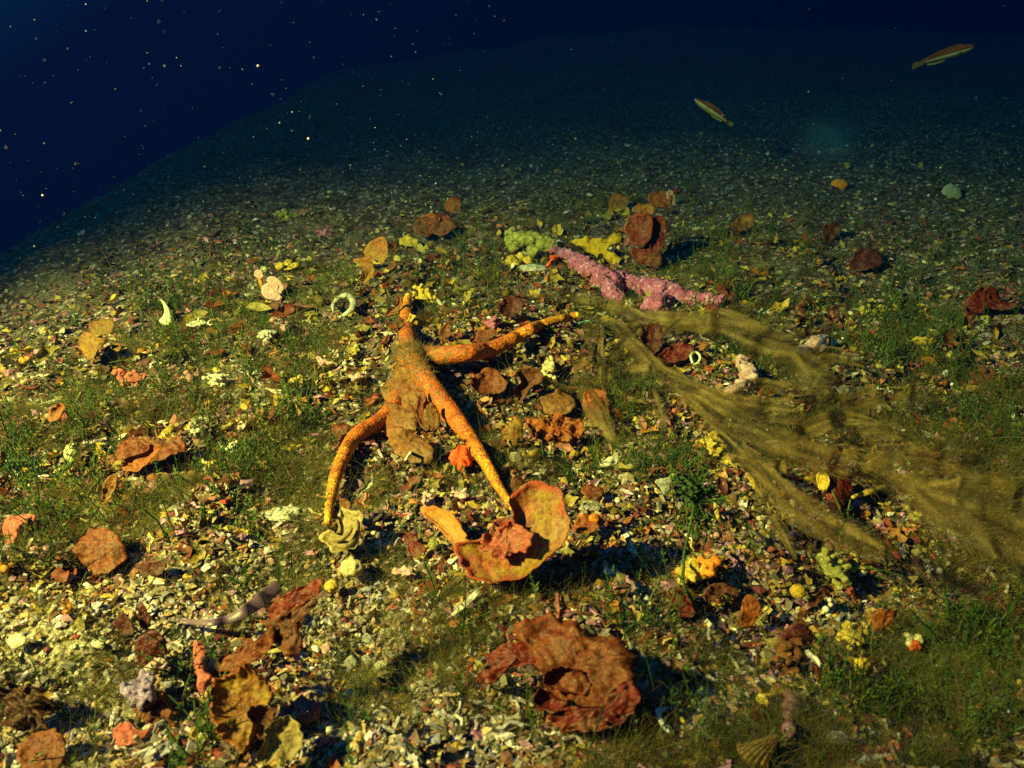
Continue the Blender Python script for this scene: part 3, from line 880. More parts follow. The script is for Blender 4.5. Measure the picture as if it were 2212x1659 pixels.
leaf('tilted_alga', AC([(1475, 1150), (1555, 1105), (1592, 1175), (1585, 1292), (1500, 1305), (1440, 1265)]), M['yellow_olive'], 'yellow brown upright blade left of the crinkled orange alga', 'alga', 'the upright yellow brown blade', n=STD, k=.97, cup=-.2, ruffle=.2)
leaf('tilted_alga', AC([(1735, 930), (1850, 895), (1965, 955), (1955, 1065), (1800, 1085), (1725, 1020)]), M['brown'], 'broad yellow brown blade leaning behind the crinkled orange alga', 'alga', 'the broad leaning brown blade', n=UPC, k=.97, cup=-.2, ruffle=.3)
leaf('orange_alga', ID([(1262, 850), (1285, 835), (1310, 850), (1318, 890), (1300, 920), (1275, 910), (1262, 880)]), M['orange'], 'soft orange blade showing between the first loops of the olive ribbon alga', 'alga', None, n=UPC, k=.985, cup=-.2, ruffle=.3)
leaf('red_sponge', AC([(1062, 1392), (1100, 1328), (1150, 1316), (1202, 1358), (1214, 1420), (1150, 1465), (1080, 1435)]), M['redsponge'], 'scarlet red lobed sponge left of the long starfish arm', 'sponge', 'the scarlet sponge', n=(-.2, -.75, .6), k=.965, cup=-.3, ruffle=.7, freq=2.4, th=.005, edge=.22)
leaf('brown_leaf', AC([(1500, 1560), (1540, 1530), (1595, 1590), (1570, 1660), (1520, 1640)]), M['dark_brown'], 'brown spotted leaf flake just right of the long arm tip', 'alga', None, n=STD, k=.975, cup=-.2, ruffle=.15)
leaf('brown_leaf', AC([(195, 1160), (240, 1138), (310, 1145), (335, 1180), (290, 1220), (230, 1245)]), M['rust'], 'reddish brown leaf flake left of the curved starfish arm', 'alga', None, n=UPC, k=.975, cup=-.2, ruffle=.15)
leaf('orange_leaf', AC([(580, 380), (610, 330), (680, 280), (700, 200), (720, 260), (700, 330), (640, 360)]), M['orange'], 'orange curled leaf left of the upward starfish arm', 'alga', None, n=STD, k=.975, cup=.3, ruffle=.2)
leaf('red_leaf', AC([(975, 500), (1010, 450), (1050, 420), (1060, 470), (1075, 510), (1020, 530)]), M['rust'], 'small rust red leaf in the angle above the starfish right arm', 'alga', None, n=UPC, k=.975, cup=.3, ruffle=.2)
leaf('red_leaf', AC([(1240, 530), (1280, 480), (1360, 470), (1400, 500), (1330, 550), (1250, 570)]), M['rust'], 'rust red flat leaf lying above the bend of the right starfish arm', 'alga', None, n=UPC, k=.975, cup=.2, ruffle=.2)
leaf('red_leaf', AC([(1400, 370), (1440, 290), (1520, 240), (1590, 270), (1580, 360), (1500, 390)]), M['maroon'], 'dark red hollow leaf between starfish right arm and pink branch', 'alga', None, n=UPC, k=.975, cup=.4, ruffle=.2, rim=.2)

# cream kidney shaped alga by the lower left arm
t = thing('kidney_alga', at(740, 1190), 'cream yellow kidney shaped alga with a scalloped rim below the lower left arm tip', 'alga', None, 'the cream kidney alga', (740, 1150))
leaf_part('blade', A4([(235, 250), (300, 222), (365, 250), (388, 320), (372, 400), (352, 470), (275, 507), (190, 502), (138, 455), (128, 395), (170, 362), (230, 385)]), M['cream'], t, n=(-.1, -.60, .79), k=.962, cup=.10, ruffle=.10, rim=.2, th=.003, ctr=A4([(290, 400)])[0])
P = path3(A4([(262, 262), (322, 262), (352, 325), (335, 405), (290, 455), (215, 462), (165, 430), (160, 395)]), 40, [.962, .955, .955, .958])
V, F = tube_geo(P, radii([4, 6, 6, 6.5, 7, 6, 4], 40) * mpp(P), 14, flat=.7)
V = V + .0011 * np.stack([vn(V, 130, 1), vn(V, 130, 2), vn(V, 130, 3)], -1)
rel_mesh('rim', V, F, M['cream'], t)
P = path3(A4([(175, 400), (210, 420), (255, 408), (295, 372), (310, 345)]), 20, [.945] * 3)
rel_mesh('fold', *tube_geo(P, radii([3, 6, 6, 5, 3], 20) * mpp(P), 8), M['cream'], t)
leaf_part('blade', A4([(235, 150), (280, 160), (300, 200), (270, 250), (240, 210)]), M['brown'], t, n=STD, k=.965, cup=.1, ruffle=.1, base=A4([(260, 300)])[0])

leaf('disc_alga', AQ([(338, 690), (378, 632), (440, 622), (505, 650), (543, 720), (512, 792), (440, 828), (388, 802), (343, 745)]), M['disc'] if 'disc' in M else M['rust'], 'round orange disc alga lying on the rubble at the left', 'alga', 'the round orange disc alga', n=(-.1, -.7, .7), k=.97, cup=-.15, ruffle=.3, th=.003)
t = thing('lipped_alga', at(320, 1020), 'brown orange alga with curled lips over a dark hollow, left of the starfish', 'alga', None, 'the lipped brown alga', (300, 980))
leaf_part('blade', AQ([(430, 312), (500, 275), (580, 224), (680, 232), (762, 218), (805, 262), (755, 312), (655, 335), (600, 372), (540, 362), (490, 335)]), M['rust'], t, n=(0, -.45, .9), k=.955, cup=-.15, ruffle=.25, th=.003)
leaf_part('lip', AQ([(530, 360), (556, 318), (640, 290), (655, 256), (700, 278), (650, 335), (600, 378)]), M['orange'], t, n=STD, k=.945, cup=.2, ruffle=.2, rim=.2, th=.003)
leaf_part('lip', AQ([(445, 520), (452, 430), (480, 392), (510, 400), (500, 450), (470, 510)]), M['brown'], t, n=STD, k=.97, cup=.2, ruffle=.2, th=.003)
t = thing('lobed_alga', at(215, 780), 'yellow brown lobed alga growing among green fronds at the far left', 'alga', None, 'the lobed yellow brown alga', (210, 735))
for q in ([(765, 565), (788, 488), (860, 478), (900, 446), (965, 446), (990, 515), (972, 585), (905, 605), (850, 622), (800, 595)], [(676, 695), (698, 608), (770, 566), (850, 620), (905, 645), (852, 705), (832, 785), (800, 825), (740, 782), (698, 735)], [(958, 692), (1000, 662), (1044, 700), (1022, 740), (978, 724)]):
    leaf_part('lobe', A1(q), M['brownyellow'] if 'brownyellow' in M else M['yellow_olive'], t, n=(-.15, -.8, .55), k=.965, cup=-.1, ruffle=.3, th=.003, edge=.09)
t = thing('pink_alga', at(592, 652), 'pink curled alga with a second stalked lobe standing among green weed', 'alga', None, 'the pink curled alga', (590, 625))
leaf_part('lobe', A2([(475, 592), (530, 556), (585, 585), (612, 640), (606, 712), (575, 700), (530, 640)]), M['pinkleaf'], t, n=(-.2, -.85, .5), k=.968, cup=.2, ruffle=.1, base=A2([(540, 765)])[0])
leaf_part('lobe', A2([(450, 690), (468, 628), (530, 602), (575, 640), (585, 705), (620, 752), (560, 768), (480, 745)]), M['pinkleaf'], t, n=(-.35, -.75, .55), k=.964, cup=.35, ruffle=.1, rim=.15)
leaf_part('lobe', A2([(362, 520), (385, 498), (435, 512), (442, 560), (410, 570), (375, 555)]), M['pinkleaf'], t, n=(-.2, -.85, .5), k=.965, cup=.3, ruffle=.1, base=A2([(420, 660)])[0])
P = path3(A2([(405, 560), (415, 600), (432, 650)]), 10, [.97, .975, .985])
rel_mesh('stalk', *tube_geo(P, radii([5, 4, 4], 10) * mpp(P), 8), M['orangelump'], t)
t = thing('upright_alga', at(815, 608), 'tall yellow brown upright alga blade with a narrow second blade, behind the starfish', 'alga', None, 'the tall yellow brown blade', (820, 560))
leaf_part('blade', A2([(1318, 365), (1358, 268), (1420, 218), (1492, 206), (1518, 290), (1512, 400), (1466, 458), (1440, 415), (1378, 412)]), M['yellow_olive'], t, n=(-.3, -.88, .35), k=.965, cup=.2, ruffle=.12, rim=.1, base=A2([(1400, 600)])[0])
leaf_part('blade', A2([(1225, 425), (1300, 396), (1372, 396), (1410, 470), (1394, 562), (1345, 625), (1308, 605), (1335, 520), (1290, 460)]), M['yellow_olive'], t, n=(-.3, -.85, .42), k=.972, cup=.2, ruffle=.15, rim=.2, ctr=A2([(1365, 480)])[0])
leaf_part('blade', A2([(1500, 480), (1575, 418), (1580, 450), (1530, 500)]), M['rust'], t, n=STD, k=.98, cup=.1, ruffle=.2)

# red rosette, yellow sponge and others on the upper right
t = thing('rosette_alga', at(1390, 575), 'brick red ringed rosette alga standing behind the yellow sponge', 'alga', None, 'the ringed red rosette', (1395, 515))
leaf_part('disc', A3([(1126, 325), (1178, 252), (1260, 242), (1332, 268), (1346, 340), (1322, 425), (1260, 484), (1188, 474), (1138, 402)]), M['ringed'] if 'ringed' in M else M['red'], t, n=(-.2, -.9, .35), k=.962, cup=.2, ruffle=.15, rim=.1, th=.004, base=A3([(1270, 610)])[0])
leaf_part('lobe', A3([(1330, 258), (1422, 278), (1446, 382), (1404, 505), (1340, 562), (1308, 470), (1330, 400)]), M['red'], t, n=(.1, -.9, .4), k=.97, cup=.1, ruffle=.3, th=.004, base=A3([(1330, 610)])[0])
leaf_part('lobe', A3([(1165, 492), (1260, 480), (1322, 436), (1395, 500), (1405, 605), (1350, 645), (1280, 605), (1200, 585)]), M['red'], t, n=(-.1, -.85, .5), k=.968, cup=-.2, ruffle=.3, th=.004, base=A3([(1280, 625)])[0])
leaf_part('frond', A3([(1190, 215), (1240, 165), (1330, 180), (1340, 240), (1250, 235)]), M['brown'], t, n=STD, k=.97, cup=.1, ruffle=.4, base=A3([(1270, 600)])[0])
leaf('yellow_sponge', A3([(718, 438), (820, 418), (900, 412), (1000, 412), (1086, 372), (1126, 408), (1085, 452), (1025, 478), (1010, 520), (1106, 572), (1052, 636), (980, 604), (900, 552), (815, 500)]), M['yellowsponge'], 'bright yellow angular sponge behind the pink crusted branch', 'sponge', 'the yellow sponge', n=(-.1, -.8, .6), k=.965, cup=-.25, ruffle=.5, freq=1.7, th=.008, ctr=A3([(940, 490)])[0], edge=.05)
leaf('orange_alga', ID([(962, 450), (966, 430), (985, 424), (997, 436), (992, 455), (975, 462)]), M['orange'], 'small bright orange tuft on the slope behind, above the red leafy clump', 'alga', 'the far orange tuft', n=STD, k=.98, cup=-.2, ruffle=.4)
t = thing('leafy_clump', at(935, 508), 'red brown leafy clump casting a dark shadow on the slope behind', 'alga', None, 'the red leafy clump', (935, 490))
for q, mm in (([(892, 488), (915, 470), (940, 478), (935, 505), (905, 508)], 'dark_brown'), ([(930, 480), (950, 464), (976, 472), (985, 492), (965, 508), (940, 505)], 'red'), ([(905, 475), (925, 464), (950, 470), (940, 486)], 'orange')):
    leaf_part('leaf', q, M[mm], t, n=STD, k=.975, cup=.1, ruffle=.4, base=(938, 508))
leaf('yellow_leaf', ID([(862, 522), (880, 510), (900, 516), (896, 532), (874, 536)]), M['yellow'], 'yellow ragged leaf just right of the tall yellow brown blade', 'alga', None, n=UPC, k=.98, cup=.1, ruffle=.4)
t = thing('orange_clump', at(1430, 440), 'orange and pink leafy clump behind the ringed red rosette', 'alga', None, 'the orange leafy clump', (1420, 430))
for q, mm in (([(1400, 425), (1425, 412), (1450, 420), (1445, 445), (1415, 448)], 'orange'), ([(1440, 415), (1458, 422), (1460, 445), (1446, 450)], 'pinkleaf')):
    leaf_part('leaf', q, M[mm], t, n=STD, k=.98, cup=.1, ruffle=.4, base=(1430, 448))
leaf('yellow_leaf', ID([(1313, 442), (1322, 424), (1345, 418), (1360, 432), (1350, 452), (1325, 455)]), M['brown'], 'yellow brown rounded leaf left of the orange leafy clump', 'alga', None, n=STD, k=.98, cup=.1, ruffle=.2)
leaf('red_alga', A7([(1915, 142), (1938, 58), (2030, 28), (2100, 58), (2175, 80), (2145, 122), (2035, 112), (1990, 145)]), M['red'], 'red ragged alga near the right edge among dark green weed', 'alga', 'the ragged red alga at the right edge', n=UPC, k=.975, cup=.1, ruffle=.5, edge=.12)
leaf('red_alga', ID([(1838, 568), (1850, 545), (1880, 535), (1905, 548), (1900, 575), (1870, 585)]), M['maroon'], 'dull maroon leafy alga on the dark right slope', 'alga', 'the maroon alga on the right slope', n=UPC, k=.975, cup=.1, ruffle=.5, edge=.12)
leaf('red_alga', ID([(1770, 512), (1780, 488), (1800, 480), (1815, 492), (1805, 515), (1788, 522)]), M['maroon'], 'maroon tuft above and left of the maroon alga on the right slope', 'alga', None, n=STD, k=.975, cup=.1, ruffle=.5, edge=.12)
leaf('orange_alga', ID([(1795, 397), (1803, 386), (1824, 386), (1832, 397), (1822, 409), (1802, 409)]), M['orangelump'], 'smooth orange oval sponge on the dim slope', 'sponge', 'the orange oval sponge', n=STD, k=.985, cup=-.4, ruffle=.1, th=.008)
leaf('pale_shell', ID([(2038, 418), (2044, 402), (2062, 398), (2078, 408), (2080, 424), (2062, 428)]), M['greypale'], 'pale round shell on the dim slope near the right edge', 'shell', 'the pale round shell', n=STD, k=.985, cup=-.4, ruffle=.1, th=.004)
leaf('yellow_leaf', ID([(1578, 492), (1600, 472), (1628, 478), (1620, 496), (1595, 506)]), M['brown'], 'olive yellow curled leaf on the slope right of the ringed rosette', 'alga', None, n=UPC, k=.98, cup=.3, ruffle=.3)
leaf('brown_leaf', A3([(1850, 790), (1890, 745), (1935, 755), (1920, 790), (1860, 810)]), M['dark_brown'], 'brown curled leaf above the right end of the pink branch', 'alga', None, n=UPC, k=.98, cup=.3, ruffle=.3)
leaf('dark_red_alga', A7([(330, 290), (360, 220), (430, 205), (450, 270), (420, 330), (370, 330)]), M['maroon'], 'dark red hollow alga inside the loops of the olive ribbon alga', 'alga', 'the dark red alga behind the ribbon', n=UPC, k=.98, cup=.4, ruffle=.4)
leaf('dark_red_alga', A7([(410, 380), (460, 320), (540, 280), (600, 290), (590, 350), (520, 380), (460, 395)]), M['red'], 'dark red spreading alga below the arch of the olive ribbon alga', 'alga', 'the red alga under the ribbon arch', n=UPC, k=.98, cup=.3, ruffle=.4)
leaf('orange_leaf', A7([(905, 540), (940, 500), (1010, 480), (1055, 485), (1040, 515), (970, 545)]), M['yellow_olive'], 'yellow orange leaf beside the pink knobby coralline in the ribbon alga', 'alga', None, n=UPC, k=.98, cup=.2, ruffle=.3)
leaf('yellow_leaf', A7([(1088, 150), (1110, 140), (1140, 165), (1130, 190), (1095, 185)]), M['yellow'], 'small yellow leaf below the tip of the pink branch', 'alga', None, n=STD, k=.98, cup=.2, ruffle=.2)
t = thing('rimmed_alga', at(1805, 1095), 'dark red ball shaped alga with yellow edge lying under the drifting ribbons', 'alga', None, 'the dark red ball alga', (1800, 1045))
leaf_part('blade', A7([(1225, 905), (1300, 875), (1362, 918), (1376, 1010), (1325, 1092), (1255, 1070), (1265, 985)]), M['red'], t, n=(0, -.85, .5), k=.97, cup=-.35, ruffle=.3, th=.004)
leaf_part('blade', A7([(1200, 940), (1225, 905), (1260, 930), (1255, 1000), (1215, 990)]), M['yellow'], t, n=(-.3, -.85, .4), k=.968, cup=.2, ruffle=.3, base=A7([(1290, 1080)])[0])
leaf_part('blade', A7([(1250, 1060), (1290, 1030), (1340, 1050), (1320, 1100), (1270, 1100)]), M['maroon'], t, n=UPC, k=.97, cup=.1, ruffle=.3)

# lower right pieces
leaf('red_leaf', A6([(215, 300), (290, 275), (345, 395), (388, 485), (300, 508), (175, 470)]), M['red'], 'red leaf at the foot of the tall green stalk', 'alga', 'the red leaf by the green stalk', n=UPC, k=.97, cup=-.1, ruffle=.3)
leaf('brown_curl', A6([(430, 370), (490, 270), (600, 250), (700, 290), (690, 350), (600, 330), (520, 390)]), M['dark_brown'], 'brown curly alga between red leaf and orange leaf, below yellow lumps', 'alga', 'the brown curly alga', n=UPC, k=.965, cup=.1, ruffle=.5, freq=1.5)
leaf('orange_leaf', A6([(715, 545), (755, 368), (830, 345), (890, 410), (850, 505), (800, 590), (720, 580)]), M['orange'], 'orange red upright leaf right of the brown curly alga', 'alga', 'the orange red upright leaf', n=STD, k=.965, cup=-.1, ruffle=.25)
leaf('maroon_leaf', A6([(1058, 655), (1100, 588), (1180, 562), (1255, 600), (1278, 685), (1200, 722), (1130, 680)]), M['maroon'], 'glossy maroon domed leaf on the lower right rubble', 'alga', 'the maroon domed leaf', n=STD, k=.965, cup=-.4, ruffle=.2)
leaf('orange_leaf', A6([(1738, 585), (1738, 478), (1800, 448), (1880, 436), (1920, 480), (1875, 525), (1820, 595), (1760, 625)]), M['orange'], 'bright orange red folded leaf on sandy rubble at the lower right', 'alga', 'the orange red folded leaf', n=STD, k=.965, cup=-.1, ruffle=.25)
leaf('yellow_shell', A6([(1598, 852), (1630, 806), (1712, 838), (1745, 890), (1722, 965), (1650, 952), (1608, 912)]), M['yellow'], 'yellow smooth shell half leaning in green weed at lower right', 'shell', 'the yellow shell half', n=STD, k=.965, cup=-.5, ruffle=.08, th=.003)
leaf('pale_shell', A6([(1368, 1472), (1420, 1388), (1500, 1376), (1566, 1430), (1525, 1485), (1440, 1505)]), M['greypale'], 'flat greenish grey shell disc near the lower right edge', 'shell', 'the grey shell disc', n=UPC, k=.97, cup=-.3, ruffle=.05, th=.003)
leaf('maroon_leaf', A6([(775, 1270), (810, 1190), (900, 1170), (920, 1230), (880, 1285)]), M['maroon'], 'dark red flat leaf below the yellow turret shell', 'alga', None, n=UPC, k=.97, cup=-.1, ruffle=.2)
leaf('pink_lump', A6([(1870, 1560), (1890, 1490), (1960, 1480), (1995, 1550), (1960, 1610), (1890, 1610)]), M['pinkred'], 'pink red lump of crust near the lower right corner', 'coralline lump', None, n=STD, k=.965, cup=-.5, ruffle=.4, th=.006)
leaf('brown_leaf', A6([(1240, 380), (1300, 320), (1360, 280), (1380, 330), (1320, 400), (1270, 430)]), M['dark_brown'], 'brown slanting leaf beside the white bead stack', 'alga', None, n=STD, k=.97, cup=.1, ruffle=.2)

# lower left pieces
leaf('maroon_leaf', A5([(10, 490), (55, 415), (115, 440), (175, 560), (100, 578)]), M['maroon'], 'small maroon leaf left of the upright maroon leaf on fine sand', 'alga', 'the small maroon leaf', n=STD, k=.965, cup=.1, ruffle=.2)
leaf('maroon_leaf', A5([(205, 335), (250, 355), (295, 430), (275, 550), (220, 530)]), M['maroon'], 'upright maroon leaf at the thin end of the seagrass blade', 'alga', None, n=STD, k=.965, cup=.1, ruffle=.2)
leaf('maroon_leaf', A5([(165, 695), (225, 580), (320, 552), (395, 620), (415, 705), (385, 785), (290, 795), (240, 858), (188, 805)]), M['maroon'], 'broad dark maroon leaf with pale crust below the thin end of the seagrass', 'alga', 'the broad maroon leaf', n=STD, k=.96, cup=-.2, ruffle=.25, th=.003)
leaf('pink_sponge', A5([(-10, 1345), (70, 1288), (130, 1298), (185, 1350), (295, 1350), (245, 1405), (150, 1462), (10, 1470)]), M['pinkred'], 'pink red spreading sponge near the bottom left corner', 'sponge', 'the pink red sponge', n=UPC, k=.965, cup=-.3, ruffle=.3, th=.006)
leaf('brown_alga', ID([(0, 1490), (50, 1480), (95, 1500), (110, 1545), (70, 1580), (10, 1570)]), M['maroonbrown'], 'dark brown alga heap at the left edge near the bottom', 'alga', 'the dark brown heap', n=UPC, k=.96, cup=-.2, ruffle=.9, freq=2.0, th=.004, edge=.2)
leaf('brown_alga', ID([(40, 1640), (60, 1590), (120, 1575), (145, 1610), (130, 1655), (80, 1668)]), M['rust'], 'rust brown leaf at the bottom left corner', 'alga', None, n=UPC, k=.965, cup=-.1, ruffle=.3, th=.003)
leaf('brown_alga', A5([(165, 40), (220, 5), (330, -5), (420, 20), (420, 80), (330, 110), (230, 90)]), M['maroon'], 'dark red brown hollow alga in weed right of the round orange disc alga', 'alga', None, n=UPC, k=.97, cup=.3, ruffle=.3)
leaf('pink_leaf', AQ([(10, 640), (30, 580), (80, 560), (130, 560), (150, 580), (90, 620), (60, 690), (20, 690)]), M['pinkred'], 'pink red lumpy crust at the left edge among green weed', 'coralline crust', 'the pink crust at the left edge', n=UPC, k=.97, cup=-.3, ruffle=.4, th=.005)
leaf('orange_leaf', AQ([(212, 150), (225, 105), (265, 85), (288, 95), (270, 135), (240, 165)]), M['orange'], 'orange brown curled leaf at left behind green fronds', 'alga', 'the left orange curled leaf', n=STD, k=.97, cup=.3, ruffle=.2, rim=.2)
leaf('red_leaf', A4([(670, 480), (700, 440), (760, 450), (790, 500), (740, 530), (690, 520)]), M['red'], 'bright red leaf between the kidney alga and the cupped alga', 'alga', 'the bright red leaf', n=UPC, k=.97, cup=.1, ruffle=.3)
leaf('red_leaf', A4([(640, 420), (660, 380), (720, 390), (730, 430), (680, 450)]), M['red'], 'second bright red leaf above and left of the bright red leaf', 'alga', None, n=UPC, k=.97, cup=.1, ruffle=.3)
leaf('red_leaf', A4([(730, 770), (770, 690), (850, 670), (880, 690), (830, 740), (760, 780)]), M['rust'], 'rust red strip of alga below and left of the cupped alga', 'alga', None, n=UPC, k=.97, cup=.1, ruffle=.3)
leaf('orange_alga', A4([(1745, 330), (1800, 260), (1880, 250), (1940, 280), (1900, 360), (1800, 380)]), M['orange'], 'blurred orange tuft right of the cupped alga', 'alga', 'the orange tuft right of the cup', n=UPC, k=.965, cup=-.1, ruffle=.5)
leaf('orange_alga', A4([(1780, 100), (1850, 70), (1930, 80), (1920, 150), (1840, 160)]), M['rust'], 'rust orange leaf above the orange tuft right of the cup', 'alga', None, n=UPC, k=.97, cup=-.1, ruffle=.3)
leaf('pale_leaf', A7([(408, 948), (460, 940), (502, 952), (490, 1000), (462, 1024), (435, 985)]), M['greypale'], 'pale greenish triangular flake beneath the ribbon alga', 'shell flake', 'the pale triangular flake', n=STD, k=.97, cup=-.1, ruffle=.1)
leaf('pale_leaf', A7([(145, 870), (180, 845), (235, 815), (240, 845), (215, 875), (170, 885)]), M['pale'], 'cream flake with yellow edge below the crinkled orange alga', 'shell flake', 'the cream yellow flake', n=UPC, k=.97, cup=-.1, ruffle=.2)
leaf('pale_leaf', A7([(1310, 500), (1340, 485), (1360, 500), (1350, 530), (1320, 535)]), M['pale'], 'whitish pink flake at the far bend of the upper ribbon', 'shell flake', None, n=STD, k=.97, cup=-.1, ruffle=.1)
leaf('translucent_flake', A4([(330, 130), (400, 70), (440, 10), (460, 30), (430, 80), (380, 110), (345, 140)]), M['greypale'], 'grey see through curled flake right of the lower left starfish arm', 'shell flake', None, n=STD, k=.97, cup=.2, ruffle=.2)
leaf('translucent_flake', A2([(905, 1265), (930, 1250), (960, 1278), (1060, 1300), (1065, 1325), (1000, 1322), (935, 1338)]), M['pinkleaf'], 'pale lilac forked flake among white grains left of the starfish disc', 'shell flake', 'the lilac flake', n=UPC, k=.97, cup=.1, ruffle=.1)

# ------------------------------------------------------------------ seagrass blade
def build_seagrass():
    pts = A5([(440, 458), (620, 482), (800, 484), (950, 452), (1080, 382), (1200, 292), (1325, 190)])
    n = 60
    C = catmull(pts, n, closed=False)
    P = path3(pts, n, [.965, .955, .945, .94, .935, .935, .94])
    W = radii([2, 5, 7.5, 9.5, 13, 16, 13], n) * mpp(P)
    T = np.gradient(P, axis=0); T /= np.linalg.norm(T, axis=1)[:, None]
    view = P - CAM; view /= np.linalg.norm(view, axis=1)[:, None]
    B = np.cross(T, view); B /= np.linalg.norm(B, axis=1)[:, None]
    Nn = np.cross(B, T)
    k = 9
    u = np.linspace(-1, 1, k)
    V = P[:, None] + B[:, None] * (u[None, :, None] * W[:, None, None]) + Nn[:, None] * ((0.18 * (u ** 2)[None, :] * W[:, None])[..., None])
    Vb = V - Nn[:, None] * 0.0008
    i = (np.arange(n - 1)[:, None] * k + np.arange(k - 1)[None]).ravel()
    F = np.stack([i, i + k, i + k + 1, i + 1], -1)
    Fb = F[:, ::-1] + n * k
    e = np.arange(n - 1) * k
    side = np.vstack([np.stack([e, e + 1 * 0 + n * k, e + k + n * k, e + k], -1), np.stack([e + k - 1, e + 2 * k - 1, e + 2 * k - 1 + n * k, e + k - 1 + n * k], -1)])
    rad = np.tile(np.repeat(u[None], n, 0).ravel(), 2)
    m, nn, l = new_mat('seagrass')
    b = nn['Principled BSDF']
    a = N(nn, 'ShaderNodeAttribute', attribute_name='rad')
    mul = N(nn, 'ShaderNodeMath', operation='MULTIPLY'); mul.inputs[1].default_value = 26
    sn = N(nn, 'ShaderNodeMath', operation='SINE')
    l.new(a.outputs['Fac'], mul.inputs[0]); l.new(mul.outputs[0], sn.inputs[0])
    c = ramp(nn, l, sn.outputs[0], [(0.2, (0.095, 0.055, 0.085)), (0.9, (0.15, 0.09, 0.13))])
    tc = nn.new('ShaderNodeTexCoord')
    z = N(nn, 'ShaderNodeTexNoise', Scale=420.0, Detail=3.0); l.new(tc.outputs['Object'], z.inputs['Vector'])
    f = ramp(nn, l, z.outputs['Fac'], [(0.66, grey(0)), (0.72, grey(0.8))])
    c = mixc(nn, l, f, c, (0.5, 0.45, 0.4))
    l.new(c, b.inputs['Base Color'])
    b.inputs['Roughness'].default_value = 0.32
    b.inputs['Specular IOR Level'].default_value = 0.5
    bp = N(nn, 'ShaderNodeBump', Strength=0.3, Distance=0.001); l.new(sn.outputs[0], bp.inputs['Height']); l.new(bp.outputs[0], b.inputs['Normal'])
    V = np.vstack([V.reshape(-1, 3), Vb.reshape(-1, 3)])
    solo('seagrass_blade', V, np.vstack([F, Fb, side]), m, at(*pts[3]), 'purple grey curved seagrass blade lying on pale gravel', 'seagrass', None, 'the grey seagrass blade', pts[3], True, {'rad': rad})
build_seagrass()

# ------------------------------------------------------------------ pink crusted branch
def build_branch():
    def T(pts, rs, k, n=24):
        P = path3(A3(pts), n, k)
        return P, radii(rs, n) * .285 * mpp(P)
    t = thing('crusted_branch', at(1350, 640), 'pink coralline crusted branch lying across the rubble, olive crust at its left end', 'branch', None, 'the pink crusted branch', (1370, 610))
    main = T([(585, 518), (700, 562), (820, 640), (930, 715), (1040, 770), (1180, 775), (1300, 800), (1440, 830), (1540, 870), (1700, 880), (1880, 890)], [36, 58, 78, 95, 112, 62, 80, 92, 68, 50, 40], [.965, .965, .965, .965], 44)
    geo = [tube_geo(*main, 12)]
    geo.append(tube_geo(*T([(1010, 780), (1045, 850), (1080, 890)], [70, 68, 50], [.965, .975]), 10))
    geo.append(tube_geo(*T([(1450, 840), (1380, 920), (1280, 925)], [80, 78, 55], [.965, .972]), 10))
    rr = np.random.default_rng(5)
    for i in range(46):
        j = rr.integers(1, 43)
        c = main[0][j] + unit(rr.normal(size=3) + (0, -.4, .5)) * main[1][j] * .8
        geo.append(lump_geo(c, main[1][j] * rr.uniform(.2, .62) * np.array((1, 1, .8)), .35, 2.5, 3))
    V, F = fuse(geo, 0.0021, 0.0075, 120, smooth=1, oct=5, gain=.66)
    rel_mesh('branch', V, F, M['pink'], t)
    geo = [tube_geo(*T([(235, 440), (330, 432), (430, 440), (530, 470), (640, 515)], [40, 62, 66, 56, 30], [.968, .968], 20), 10)]
    for i in range(14):
        P = at(*A3([(rr.uniform(260, 560), rr.uniform(380, 520))])[0], .972)
        geo.append(lump_geo(P, rr.uniform(.006, .012), .3, 2, 2))
    V, F = fuse(geo, 0.0024, 0.008, 110, smooth=1, oct=4, seed=9)
    rel_mesh('olive_crust', V, F, M['olivecrust'], t)
    # scarlet forked sponge growing on it
    geo = []
    for pts in ([(545, 520), (575, 560), (600, 580)], [(605, 572), (575, 595), (545, 628)], [(590, 560), (625, 565)]):
        geo.append(tube_geo(*T(pts, [15, 16, 15], [.955, .955], 8), 8))
    V, F = fuse(geo, 0.0014, 0.001, 200, 2)
    solo('forked_sponge', V, F, M['redsponge'], at(1190, 560), 'scarlet forked finger sponge at the left end of the pink branch', 'sponge', None, 'the scarlet forked sponge', (1190, 562))
    # yellow lumps under the left end
    geo = [lump_geo(at(*A3([q])[0], .97), r * .2871 * mpp(at(*A3([q])[0])), .35, 2, 3) for q, r in (((270, 590), 45), ((340, 570), 40), ((400, 590), 38), ((320, 610), 30))]
    V, F = fuse(geo, 0.0022, .003, 140, 1)
    solo('yellow_crust', V, F, M['yellowlump'], at(1120, 565), 'yellow lumpy crust under the olive end of the pink branch', 'sponge', None, 'the yellow crust', (1122, 563))
    P = at(*A3([(440, 680)])[0])
    V, F = lump_geo(CAM + (P - CAM) * .97, np.array((.030, .018, .012)), .35, 2.0, 4)
    solo('grey_stone', V, F, M['greyshell'], P, 'grey rounded stone under the left end of the pink branch', 'stone', None, 'the grey stone', (1152, 590))
build_branch()

